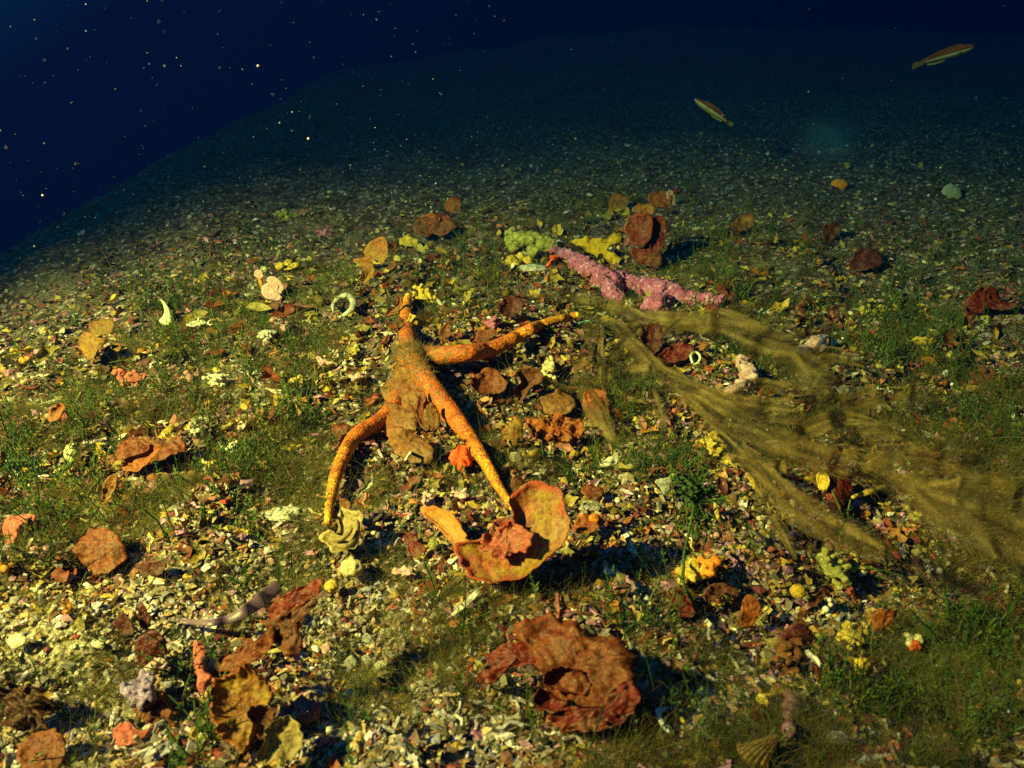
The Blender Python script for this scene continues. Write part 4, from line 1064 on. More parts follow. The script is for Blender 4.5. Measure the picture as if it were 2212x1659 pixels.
# ------------------------------------------------------------------ knobbly and tubular things
def tube_thing(name, pts, rs, ks, mat, label, cat, short=None, seg=10, bump=0.0, freq=120, flat=1.0, n=22, lumps=0, voxel=None):
    P = path3(pts, n, ks)
    R = radii(rs, n) * mpp(P)
    V, F = tube_geo(P, R, seg, flat=flat)
    if lumps:
        rr = np.random.default_rng(int(pts[0][0]))
        g = [(V, F)]
        for i in range(lumps):
            j = rr.integers(0, n)
            g.append(lump_geo(P[j] + rr.normal(size=3) * R[j] * .6, R[j] * rr.uniform(.35, .7), .25, 2, 2))
        V, F = fuse(g, voxel or max(.0014, R.mean() * .14), bump, freq, 1)
    elif bump:
        V = V + bump * np.stack([vn(V, freq, 1), vn(V, freq, 2), vn(V, freq, 3)], -1)
    px = np.mean(np.asarray(pts, float), 0)
    return solo(name, V, F, mat, at(*pts[-1]), label, cat, None, short, tuple(px))

tube_thing('horn_sponge', A1([(1375, 268), (1420, 328), (1446, 385), (1452, 440), (1445, 488)]), [2, 3, 5, 9, 17], [.965, .97, .975, .98, .985], M['whiteyellow'] if 'whiteyellow' in M else M['pale2'] if 'pale2' in M else crust_mat('pale_yellow_sponge', (.55, .55, .22), (.68, .68, .34), (.74, .75, .45), scale=60, bump=.3), 'pale yellow white horn with a flared foot standing in green weed', 'sponge', 'the pale yellow horn', seg=14)
tube_thing('white_worm_tube', AC([(742, 1412), (768, 1372), (802, 1326)]), [3, 3.5, 3.5], [.95, .95, .95], M['white'], 'short white crooked tube lying on the brown alga under the starfish', 'worm tube', None, bump=.0008)
tube_thing('bent_twig', A6([(292, 1222), (200, 1214), (92, 1214), (88, 1235), (102, 1275), (140, 1340), (192, 1392)]), [4.5, 5, 5, 5, 5.5, 6, 4], [.97] * 3, M['whiteblue'], 'bluish white twig bent in a sharp angle on the lower right rubble', 'twig', 'the bent bluish white twig', bump=.0006, n=34)
tube_thing('yellow_twig', A6([(132, 1078), (128, 1130), (100, 1195)]), [3, 4.5, 4], [.96, .97], M['yellowlump'], 'yellow stubby twig standing behind the bent bluish white twig', 'twig', None, bump=.001)
tube_thing('yellow_twig', A6([(215, 1255), (260, 1280), (300, 1312)]), [4, 5, 4], [.97, .97], M['yellowlump'], 'yellow stubby twig lying inside the bent bluish white twig', 'twig', None, bump=.001)
tube_thing('yellow_twig', A7([(1378, 1034), (1450, 1010), (1540, 984)]), [4, 6, 5], [.965, .96], M['yellowlump'], 'straight yellow stick right of the dark red ball alga', 'twig', 'the straight yellow stick', bump=.001)
tube_thing('yellow_twig', A7([(704, 1040), (712, 1090), (725, 1150)]), [3, 5, 3], [.96, .97], M['yellowlump'], 'upright yellow stick right of the tall green stalk', 'twig', None, bump=.001)
tube_thing('yellow_twig', A7([(860, 920), (900, 975), (940, 1040)]), [4, 6, 4], [.955, .96], M['yellowsponge'], 'slanting yellow twig under the lower ribbons', 'twig', None, bump=.001)
tube_thing('purple_coralline', A6([(1085, 1085), (1112, 1180), (1108, 1290), (1085, 1405)]), [9, 12, 12, 9], [.96, .96], M['purplestem'], 'dull purple knobby stem standing on the lower right rubble', 'coralline stem', 'the dull purple stem', bump=.004, lumps=12)
tube_thing('pink_coralline', A5([(680, 660), (700, 760), (690, 850), (720, 940), (730, 1095)]), [10, 13, 9, 12, 6], [.965, .965], M['pinkcol'] if 'pinkcol' in M else M['pinkred'], 'pink knobby upright stem left of the curly orange alga', 'coralline stem', 'the pink knobby stem', bump=.004, lumps=16)
tube_thing('pink_nodule', A7([(830, 365), (870, 430), (850, 490), (780, 530)]), [12, 17, 17, 13], [.97, .97], M['pinkpale'], 'pale pink knobby coralline piece beneath the upper olive ribbon', 'coralline lump', 'the pale pink coralline', bump=.005, lumps=12)
tube_thing('pink_nodule', A7([(1125, 340), (1175, 305), (1225, 270)]), [12, 17, 15], [.97, .97], M['pinkpale'], 'pink and mauve knobby piece right of the upper olive ribbon', 'coralline lump', 'the pink mauve knob', bump=.005, lumps=10)
tube_thing('teal_filament', A7([(45, 187), (100, 175), (170, 186)]), [2.2, 2.4, 1.8], [.965, .965], crust_mat('teal_filament', (.10, .26, .20), (.16, .36, .28), (.2, .42, .34), scale=200, bump=.3), 'thin teal filament at the tip of the right starfish arm', 'filament')
tube_thing('ring_shell', A2([(1042, 850), (1036, 800), (1085, 745), (1155, 712), (1212, 755), (1205, 830), (1150, 872), (1100, 908)]), [3, 5, 6.5, 7, 7.5, 7, 5, 3], [.965] * 3, M['greyshell'], 'pale grey curled shell ring left of the upward starfish arm', 'shell', 'the grey shell ring', flat=.8, bump=.0012, n=36)
tube_thing('ring_shell', A2([(1925, 670), (1935, 730), (1975, 790), (2005, 770)]), [3, 3.5, 4, 3], [.97] * 3, M['greyshell'], 'thin grey hook shaped tube right of the upward starfish arm tip', 'worm tube')
tube_thing('ring_shell', A7([(598, 380), (590, 345), (612, 328), (634, 345), (628, 375), (605, 388)]), [3, 3, 3, 3, 2], [.965] * 3, crust_mat('pale_green_ring', (.45, .5, .3), (.55, .6, .38), (.6, .66, .45), scale=100, bump=.3), 'pale green round ring in weed below the ribbon arch', 'worm tube', 'the pale green ring', n=26)
tube_thing('thin_twig', A4([(850, 810), (880, 760), (915, 690)]), [2.5, 2.5, 2], [.97, .955], M['tan'], 'thin beige twig leaning below the cupped alga', 'twig', None, bump=.0006)
tube_thing('lilac_spine', A4([(418, 840), (420, 770)]), [2.4, 1.6], [.98, .975], M['mauve'], 'thin lilac spine standing in the pale gravel below the kidney alga', 'spine')
tube_thing('dead_blade', A4([(960, 905), (1040, 840), (1130, 750)]), [5, 9, 7], [.96, .95], M['greyolive'] if 'greyolive' in M else M['greyshell'], 'dull olive dead strip leaning in front of the cupped alga', 'dead weed', None, flat=.15)

def cone_shell():
    a = at(*A6([(885, 1150)])[0], .97); b = at(*A6([(1005, 1092)])[0], .97)
    n = 40
    u = np.linspace(0, 1, n)
    P = a + (b - a) * u[:, None]
    L = np.linalg.norm(b - a)
    R = (1 - u) ** 1.0 * L * .22 * (1 + .16 * np.sin(u * 6 * 2 * math.pi)) + .0004
    V, F = tube_geo(P, R, 12)
    t = solo('turret_shell', V, F, M['yellowlump'], at(*A6([(885, 1165)])[0]), 'small yellow pointed turret shell on the lower right rubble', 'shell', None, 'the yellow turret shell', A6([(940, 1120)])[0])
cone_shell()

def scallop():
    hinge = at(*A6([(1050, 1400)])[0], .955)
    c0, c1 = at(*A6([(700, 1500)])[0], .965), at(*A6([(940, 1650)])[0], .965)
    m, R = 60, 12
    A, B = c0 - hinge, c1 - hinge
    u = np.linspace(0, 1, m); s = np.linspace(.06, 1, R)
    D = A[None] * (1 - u)[:, None] + B[None] * u[:, None]
    D = D / np.linalg.norm(D, axis=1)[:, None] * (np.linalg.norm(A) * (1 - u) + np.linalg.norm(B) * u)[:, None] * (1 + .12 * np.sin(math.pi * u))[:, None]
    nn = unit(np.cross(B, A)); nn = nn if nn[2] > 0 else -nn
    rib = .0028 * np.cos(u * 2 * math.pi * 8)
    V = hinge + D[None] * s[:, None, None] + nn * ((rib[None] * s[:, None]) + .35 * np.linalg.norm(A) * np.sin(math.pi * u)[None] * (s * (1.2 - s))[:, None])[..., None]
    Vb = V - nn * .002
    i = (np.arange(R - 1)[:, None] * m + np.arange(m - 1)[None]).ravel()
    F = np.stack([i, i + m, i + m + 1, i + 1], -1)
    e = (R - 1) * m + np.arange(m - 1)
    V = np.vstack([V.reshape(-1, 3), Vb.reshape(-1, 3)])
    F = np.vstack([F, F[:, ::-1] + R * m, np.stack([e, e + R * m, e + 1 + R * m, e + 1], -1)])
    rad = np.tile(np.repeat(s, m), 2)
    solo('scallop_shell', V, F, M['shellyellow'], at(*A6([(920, 1560)])[0]), 'olive yellow scallop shell with strong ribs, half buried at the bottom edge', 'shell', None, 'the ribbed scallop shell', A6([(920, 1520)])[0], True, {'rad': rad})
M['shellyellow'] = alga_mat('ribbed_shell', (.30, .26, .06), (.48, .42, .10), (.55, .42, .10), dusty=.4, bands=9, band=.35, thin=0)
scallop()

def largest(V, F):
    """the faces of the biggest connected piece"""
    lab = np.arange(len(V))
    while True:
        m = lab[F].min(1)
        new = lab.copy()
        np.minimum.at(new, F.ravel(), np.repeat(m, 3))
        new = new[new]
        if (new == lab).all():
            break
        lab = new
    u, c = np.unique(lab[F[:, 0]], return_counts=True)
    return lab[F[:, 0]] == u[c.argmax()]

GRAINS = []
def grains(c, r, n, size, label, seed):
    rr = np.random.default_rng(seed)
    me = [raw_mesh('white_grain', *lump_geo((0, 0, 0), 1.0, .35, 1.5, 2), M['white']) for _ in range(4)]
    for i in range(n):
        q = rr.normal(size=2) * .5
        P = at(c[0] + q[0] * r[0], c[1] + q[1] * r[1], .988)
        o = link('white_grain', me[i % 4], None, [float(v) for v in P])
        o.scale = [float(v) for v in size * rr.uniform(.6, 1.3) * mpp(P) * rr.uniform(.7, 1.1, 3)]
        GRAINS.append((o, c[0] + q[0] * r[0], c[1] + q[1] * r[1], o.scale[0] / mpp(P)))

def cluster(name, c, r, n, size, mat, label, cat, short=None, seed=1, knob=True, k=.985, flat=.5):
    """a heap of fused knobs"""
    rr = np.random.default_rng(seed)
    g = []
    for i in range(n):
        q = rr.normal(size=2) * .45
        P = at(c[0] + q[0] * r[0], c[1] + q[1] * r[1], k - rr.uniform(0, .022))
        s = size * rr.uniform(.6, 1.25) * mpp(P)
        if knob:
            g.append(lump_geo(P, s * np.array((1, 1, flat + .4)), .3, 2, 2))
        else:
            d = unit(rr.normal(size=3) + (0, 0, .5)) * s * 3.0
            g.append(tube_geo(np.linspace(P - d * .4, P + d, 5), np.array((1, .9, .75, .8, .6)) * s * .55, 7))
    # a common foot ties the knobs together
    for i in range(max(6, n // 2)):
        q = rr.normal(size=2) * .40
        P = at(c[0] + q[0] * r[0], c[1] + q[1] * r[1], k)
        g.append(lump_geo(P, np.array((1.3, 1.3, .9)) * size * mpp(P), .25, 2, 2))
    P = at(*c, k)
    g.append(lump_geo(P, np.array((r[0] * .62, r[1] * .9, size * .7)) * mpp(P), .3, 3, 3))
    V, F = fuse(g, max(.0011, .22 * size * mpp(P)), .0006, 400, 0)
    F = F[largest(V, F)]
    ids, F = np.unique(F, return_inverse=True)
    V, F = V[ids], F.reshape(-1, 3)
    return solo(name, V, F, mat, at(*c), label, cat, None, short, c, True)

cluster('white_bryozoan', A1([(1705, 495)])[0], (34, 26), 34, 3.6, M['white'], 'white lacy branching crust among green weed right of the pale horn', 'bryozoan', 'the white lacy crust', 2, False, .968)
cluster('white_bryozoan', A1([(1870, 960)])[0], (36, 20), 40, 4.5, M['white'], 'bright white knobby crust among rubble, left of the starfish', 'bryozoan', 'the white knobby crust', 3, True, .975)
cluster('white_bryozoan', (548, 812), (34, 16), 26, 4.0, M['white'], 'white granular crust just right of the white knobby crust', 'bryozoan', None, 4, True, .978)
grains(A2([(1070, 1240)])[0], (40, 26), 20, 3.4, 'bright white grain lying in the rubble above the lilac flake', 5)
grains(A2([(1230, 1240)])[0], (36, 40), 22, 3.6, 'bright white grain between the lilac flake and the starfish disc', 6)
cluster('white_bryozoan', AQ([(1000, 280)])[0], (22, 18), 20, 4.0, M['white'], 'small white knobby crust left of the curved starfish arm', 'bryozoan', 'the small white crust', 7, True, .975)
cluster('white_bryozoan', AQ([(1225, 560)])[0], (60, 36), 40, 5.0, M['greywhite'] if 'greywhite' in M else M['greyshell'], 'pale grey green rubbly crust left of the lower left arm tip', 'bryozoan', 'the pale rubbly crust', 8, True, .975)
cluster('white_bryozoan', A4([(650, 625)])[0], (46, 20), 30, 2.8, M['pinkpale'], 'pale pink lacy crust below the bright red leaves', 'bryozoan', None, 9, False, .972)
cluster('white_bryozoan', AC([(625, 490)])[0], (20, 26), 16, 3.4, M['white'], 'small white branching bit left of the upward starfish arm', 'bryozoan', None, 10, False, .972)
cluster('white_bryozoan', AC([(1790, 720)])[0], (22, 40), 18, 4.5, M['cream2'] if 'cream2' in M else M['tan'], 'cream knobby upright piece above the three lobed brown alga', 'bryozoan', None, 11, True, .97)
cluster('pink_granules', A4([(1020, 130)])[0], (26, 16), 18, 4.5, M['pinkpale'], 'pale pink granular knob above the left lobe of the cupped alga', 'coralline lump', 'the pink granules', 12, True, .975)
cluster('pink_granules', A4([(800, 165)])[0], (26, 20), 20, 5, M['pinkpale'], 'pale pink granular crust left of the cupped alga lobe', 'coralline lump', None, 13, True, .975)
cluster('pink_granules', AC([(1365, 410)])[0], (26, 22), 22, 5, M['pink'], 'rose pink knob above the right starfish arm', 'coralline lump', 'the rose pink knob', 14, True, .972)
cluster('pink_granules', A2([(560, 975)])[0], (30, 20), 22, 5, M['pinkpale'], 'pale pink lumpy crust in weed below the pink curled alga', 'coralline lump', 'the pale pink crust', 15, True, .975)
cluster('pink_granules', A2([(480, 1035)])[0], (34, 18), 20, 5, M['greyshell'], 'grey green lumpy crust below the pale pink crust', 'coralline lump', None, 16, True, .978)
cluster('pink_granules', A2([(1245, 1415)])[0], (20, 14), 12, 5, M['pinkpale'], 'small lilac pink knob left of the brown alga under the starfish', 'coralline lump', None, 17, True, .972)
cluster('pink_granules', A2([(960, 190)])[0], (22, 26), 20, 4.5, M['pink'], 'rose pink granular bit on the slope left of the tall yellow brown blade', 'coralline lump', None, 18, True, .98)
cluster('red_crust', A1([(1140, 960)])[0], (50, 34), 50, 4.5, M['redcrust'] if 'redcrust' in M else M['pinkred'], 'brick red granular crust among green fronds at the left', 'sponge', 'the brick red granular crust', 19, True, .98)
cluster('yellow_crust', A6([(360, 160)])[0], (44, 30), 26, 10, M['yellowlump'], 'yellow lumpy sponge heap right of the tall green stalk', 'sponge', 'the yellow lumpy heap', 20, True, .965)
cluster('yellow_crust', A6([(490, 130)])[0], (26, 26), 12, 9, M['orangelump'], 'orange lump joined to the right of the yellow lumpy heap', 'sponge', None, 21, True, .962)
cluster('yellow_crust', A6([(1440, 120)])[0], (46, 44), 26, 8, M['olivecrust'], 'olive yellow lumpy sponge below the ends of the ribbons', 'sponge', 'the olive yellow lump', 22, True, .955)
cluster('yellow_crust', A6([(1580, 660)])[0], (40, 34), 20, 8, M['yellowlump'], 'yellow crusty lump below the orange red folded leaf', 'sponge', None, 23, True, .968)
cluster('yellow_crust', A7([(700, 770)])[0], (40, 44), 34, 6, M['yellowlump'], 'yellow crumbly sponge under the middle ribbon', 'sponge', 'the yellow crumbly sponge', 24, True, .972)
cluster('yellow_crust', (620, 470), (50, 26), 34, 6.5, M['olivecrust'], 'yellow green crusty mound on the far slope', 'sponge', 'the yellow green mound', 25, True, .982)
cluster('yellow_crust', A2([(640, 470)])[0], (30, 22), 18, 7, M['yellowlump'], 'yellow lumps with beige crust behind the pink curled alga', 'sponge', None, 26, True, .975)
cluster('yellow_crust', (925, 640), (60, 24), 36, 5, M['yellowlump'], 'mustard crumbly growth behind the tip of the upward starfish arm', 'sponge', None, 27, True, .98)
cluster('dark_heap', A4([(1790, 640)])[0], (60, 50), 24, 9, M['darkcrust'], 'dark crumbly heap standing in for the shadow right of the cupped alga', 'crust', None, 28, True, .99)  # dark-coloured knobs added to stand in for the cupped alga's cast shadow
cluster('mauve_urchin', A5([(215, 1030)])[0], (40, 38), 60, 7, M['mauve'], 'lilac grey knobby lump with a dark underside near the bottom left', 'coralline lump', 'the lilac grey lump', 29, True, .955, .8)
cluster('dark_heap', A5([(330, 1180)])[0], (60, 40), 40, 8, M['darkcrust'], 'dark brown crust right below the lilac grey lump', 'crust', None, 30, True, .97)
cluster('pink_granules', A5([(345, 830)])[0], (34, 24), 22, 5.5, M['pinkpale'], 'pale pink knobs at the foot of the broad maroon leaf', 'coralline lump', None, 31, True, .962)
cluster('red_crust', A7([(2040, 470)])[0], (44, 36), 26, 8, M['darkcrust'], 'dim rusty lump near the right edge behind the ribbons', 'crust', None, 32, True, .972)
cluster('red_crust', A7([(2010, 730)])[0], (30, 40), 24, 7, M['pinkred'], 'dim red knobby lump near the right edge below the rusty lump', 'crust', None, 33, True, .972)
cluster('red_crust', A6([(1110, 780)])[0], (50, 50), 34, 8, M['darkcrust'], 'dark rusty crumbly mound above the dull purple stem', 'crust', None, 34, True, .972)
cluster('white_shell', A6([(2050, 690)])[0], (20, 16), 14, 7, M['tan'], 'cream crust holding an orange patch at the lower right', 'crust', 'the cream crust with orange patch', 35, True, .965)
leaf('orange_patch', A6([(2022, 705), (2095, 700), (2110, 760), (2050, 772), (2020, 745)]), M['redsponge'], 'bright orange square patch on the cream crust at the lower right', 'sponge', None, n=STD, k=.953, cup=-.3, ruffle=.2, th=.003)

def ball_thing(name, c, r, mat, label, cat, short=None, k=.97, amp=.25, sq=(1, 1, .85), f=2.2, sub=4):
    P = at(*c, k)
    V, F = lump_geo(P, np.array(sq) * r * mpp(P), amp, f, sub)
    return solo(name, V, F, mat, at(*c), label, cat, None, short, c)
ball_thing('tan_stone', A4([(310, 600)])[0], 24, M['tan'], 'cream coloured rounded stone in the pale gravel below the kidney alga', 'stone', 'the cream stone')
ball_thing('yellow_pebble', A4([(180, 720)])[0], 15, M['yellowlump'], 'yellow olive pebble left of and below the cream stone', 'stone')
ball_thing('yellow_ball', A6([(1165, 310)])[0], 17, M['yellowsponge'], 'yellow ball sponge left of the white bead stack', 'sponge', 'the yellow ball sponge', .955, .12)
ball_thing('cone_sponge', AQ([(312, 300)])[0], 19, crust_mat('green_white_sponge', (.34, .33, .12), (.48, .47, .22), (.62, .62, .42), scale=60, bump=.4), 'pale green pear shaped sponge left of the lipped brown alga', 'sponge', 'the pale pear sponge', .965, .2, (.85, .85, 1.3), 1.4)
ball_thing('olive_pebble', A4([(840, 450)])[0], 12, M['olivecrust'], 'olive green pebble left of the cupped alga', 'stone')
ball_thing('dark_lump', A5([(1560, 1200)])[0], 26, M['purplestem'], 'dull purple brown lump in the shadow right of the curly orange alga', 'stone', 'the dull purple lump', .975, .3)
ball_thing('orange_ball', A4([(1880, 280)])[0], 12, M['orangelump'], 'small orange ball in the blurred tuft right of the cupped alga', 'sponge', None, .955, .2)
def beads():
    t = thing('bead_stack', at(*A6([(1385, 500)])[0]), 'white beaded stack of round knobs on the lower right rubble', 'bryozoan', None, 'the white bead stack', A6([(1385, 430)])[0])
    for (x, y), r in (((1383, 355), 18), ((1397, 395), 20), ((1368, 440), 27), ((1395, 485), 24), ((1352, 465), 14)):
        P = at(*A6([(1385, 500)])[0], .97) + np.array(((x - 1385) * .2829, 0, (500 - y) * .2829)) * mpp(at(*A6([(1385, 500)])[0]))
        rel_mesh('bead', *lump_geo(P, r * .2829 * mpp(P), .15, 2, 3), M['white'], t)
beads()

# shells and chips worth naming in the pale gravel
for q, mm, lab in (
    (A4([(445, 1275), (480, 1200), (545, 1225), (520, 1250)]), 'pale', 'cream triangular shell flake at the edge of the shadowed gravel pit'),
    (A4([(250, 1400), (310, 1385), (350, 1425), (300, 1455), (260, 1440)]), 'pale', 'oval white shell half in the gravel below the shadowed pit'),
    (A4([(445, 1535), (475, 1510), (510, 1530), (490, 1580), (455, 1570)]), 'pale', 'small white round shell near the bottom middle'),
    (AQ([(25, 1110), (60, 1085), (105, 1095), (90, 1135), (50, 1140)]), 'pale', 'pale yellow shell half on fine sand at the left edge'),
    (AQ([(395, 1120), (420, 1095), (445, 1115), (430, 1138), (405, 1138)]), 'pale', 'small pale saucer shell on fine sand at the left'),
    (A4([(690, 1360), (715, 1345), (725, 1375), (700, 1395)]), 'pale', 'tiny white shell ring chip right of the shell half in the gravel'),
    (A4([(375, 1060), (400, 1020), (440, 1050), (420, 1090)]), 'greypale', 'bluish grey flake inside the shadowed gravel pit, upper right'),
    (A4([(265, 1200), (310, 1170), (340, 1210), (310, 1255), (270, 1240)]), 'greypale', 'grey angular flake in the middle of the shadowed gravel pit'),
    (A4([(375, 1180), (410, 1165), (435, 1195), (405, 1230)]), 'greypale', 'grey flake right of the angular flake in the shadowed pit'),
    (A4([(110, 1115), (150, 1085), (165, 1130), (130, 1160)]), 'pinkleaf', 'dull pink flake in the left of the shadowed gravel pit'),
    (A6([(722, 845), (770, 835), (775, 860), (740, 872)]), 'pale', 'white chip on olive rubble at lower right'),
    (A6([(395, 1085), (430, 1050), (490, 1065), (480, 1095), (420, 1105)]), 'pale', 'cream folded flake behind the bent bluish white twig'),
    (A4([(1560, 265), (1625, 245), (1640, 270), (1575, 290)]), 'pale', 'white chip lying on the cupped alga blade'),
):
    kk = .93 if 'cupped' in lab else .978
    leaf('shell_flake', q, M[mm], lab, 'shell flake', None, n=UPC if 'cupped' not in lab else (-.1, -.7, .7), k=kk, cup=-.25, ruffle=.12, th=.0014)

# ------------------------------------------------------------------ tall green stalk and its tuft
def frond_geo(P, R0, L, W, seed, leaf_n=20, seg=5):
    """a stem with small leaflets along it"""
    rr = np.random.default_rng(seed)
    n = len(P)
    g = [tube_geo(P, radii([R0, R0 * .6], n), seg)]
    T = np.gradient(P, axis=0); T /= np.linalg.norm(T, axis=1)[:, None]
    vs, fs = [], []
    for i in range(leaf_n):
        u = .12 + .88 * i / leaf_n
        j = int(u * (n - 1))
        t = T[j]
        side = unit(np.cross(t, rr.normal(size=3)))
        d = unit(side * 1.0 + t * rr.uniform(.5, 1.2))
        wv = unit(np.cross(d, t)) * W * rr.uniform(.7, 1.2)
        b = P[j]
        l_ = L * rr.uniform(.7, 1.2) * (1.15 - .5 * u)
        vs.append(np.stack([b, b + d * l_ * .5 + wv, b + d * l_, b + d * l_ * .5 - wv]))
        fs.append(np.array([(0, 1, 2), (0, 2, 3)]) + 4 * i)
    g.append((np.vstack(vs), np.vstack(fs)))
    return join(g)

def build_stalk():
    t = thing('green_stalk_alga', at(*A6([(385, 450)])[0]), 'tall thin green stalk with a bushy dark tuft, right of the cupped alga', 'alga', None, 'the tall green stalk', (1490, 1180))
    base = A6([(385, 450), (330, 330), (285, 240), (290, 120), (295, 20)]) + [(1490, 1140), (1500, 1090), (1508, 1055)]
    P = path3(base, 40, [.985, .94, .90, .87, .85, .84])
    rel_mesh('stalk', *tube_geo(P, radii([4.5, 3.6, 3, 2.6], 40) * mpp(P), 8), M['greenstem'], t)
    g = []
    for i in range(22):
        rr = np.random.default_rng(500 + i)
        d = unit(rr.normal(size=3) + (0, 0, .6)) * rr.uniform(.012, .028)
        Q = P[-1 - i % 6] + d[None] * np.linspace(0, 1, 8)[:, None] + rr.normal(size=3) * .002
        g.append(frond_geo(Q, .0007, .006, .0013, 900 + i, 14, 4))
    V, F = join(g)
    rel_mesh('tuft', V, F, M['greenstem'], t)
M['greenstem'] = crust_mat('green_stem', (.025, .06, .012), (.04, .09, .018), (.06, .12, .02), scale=120, bump=.3)
build_stalk()

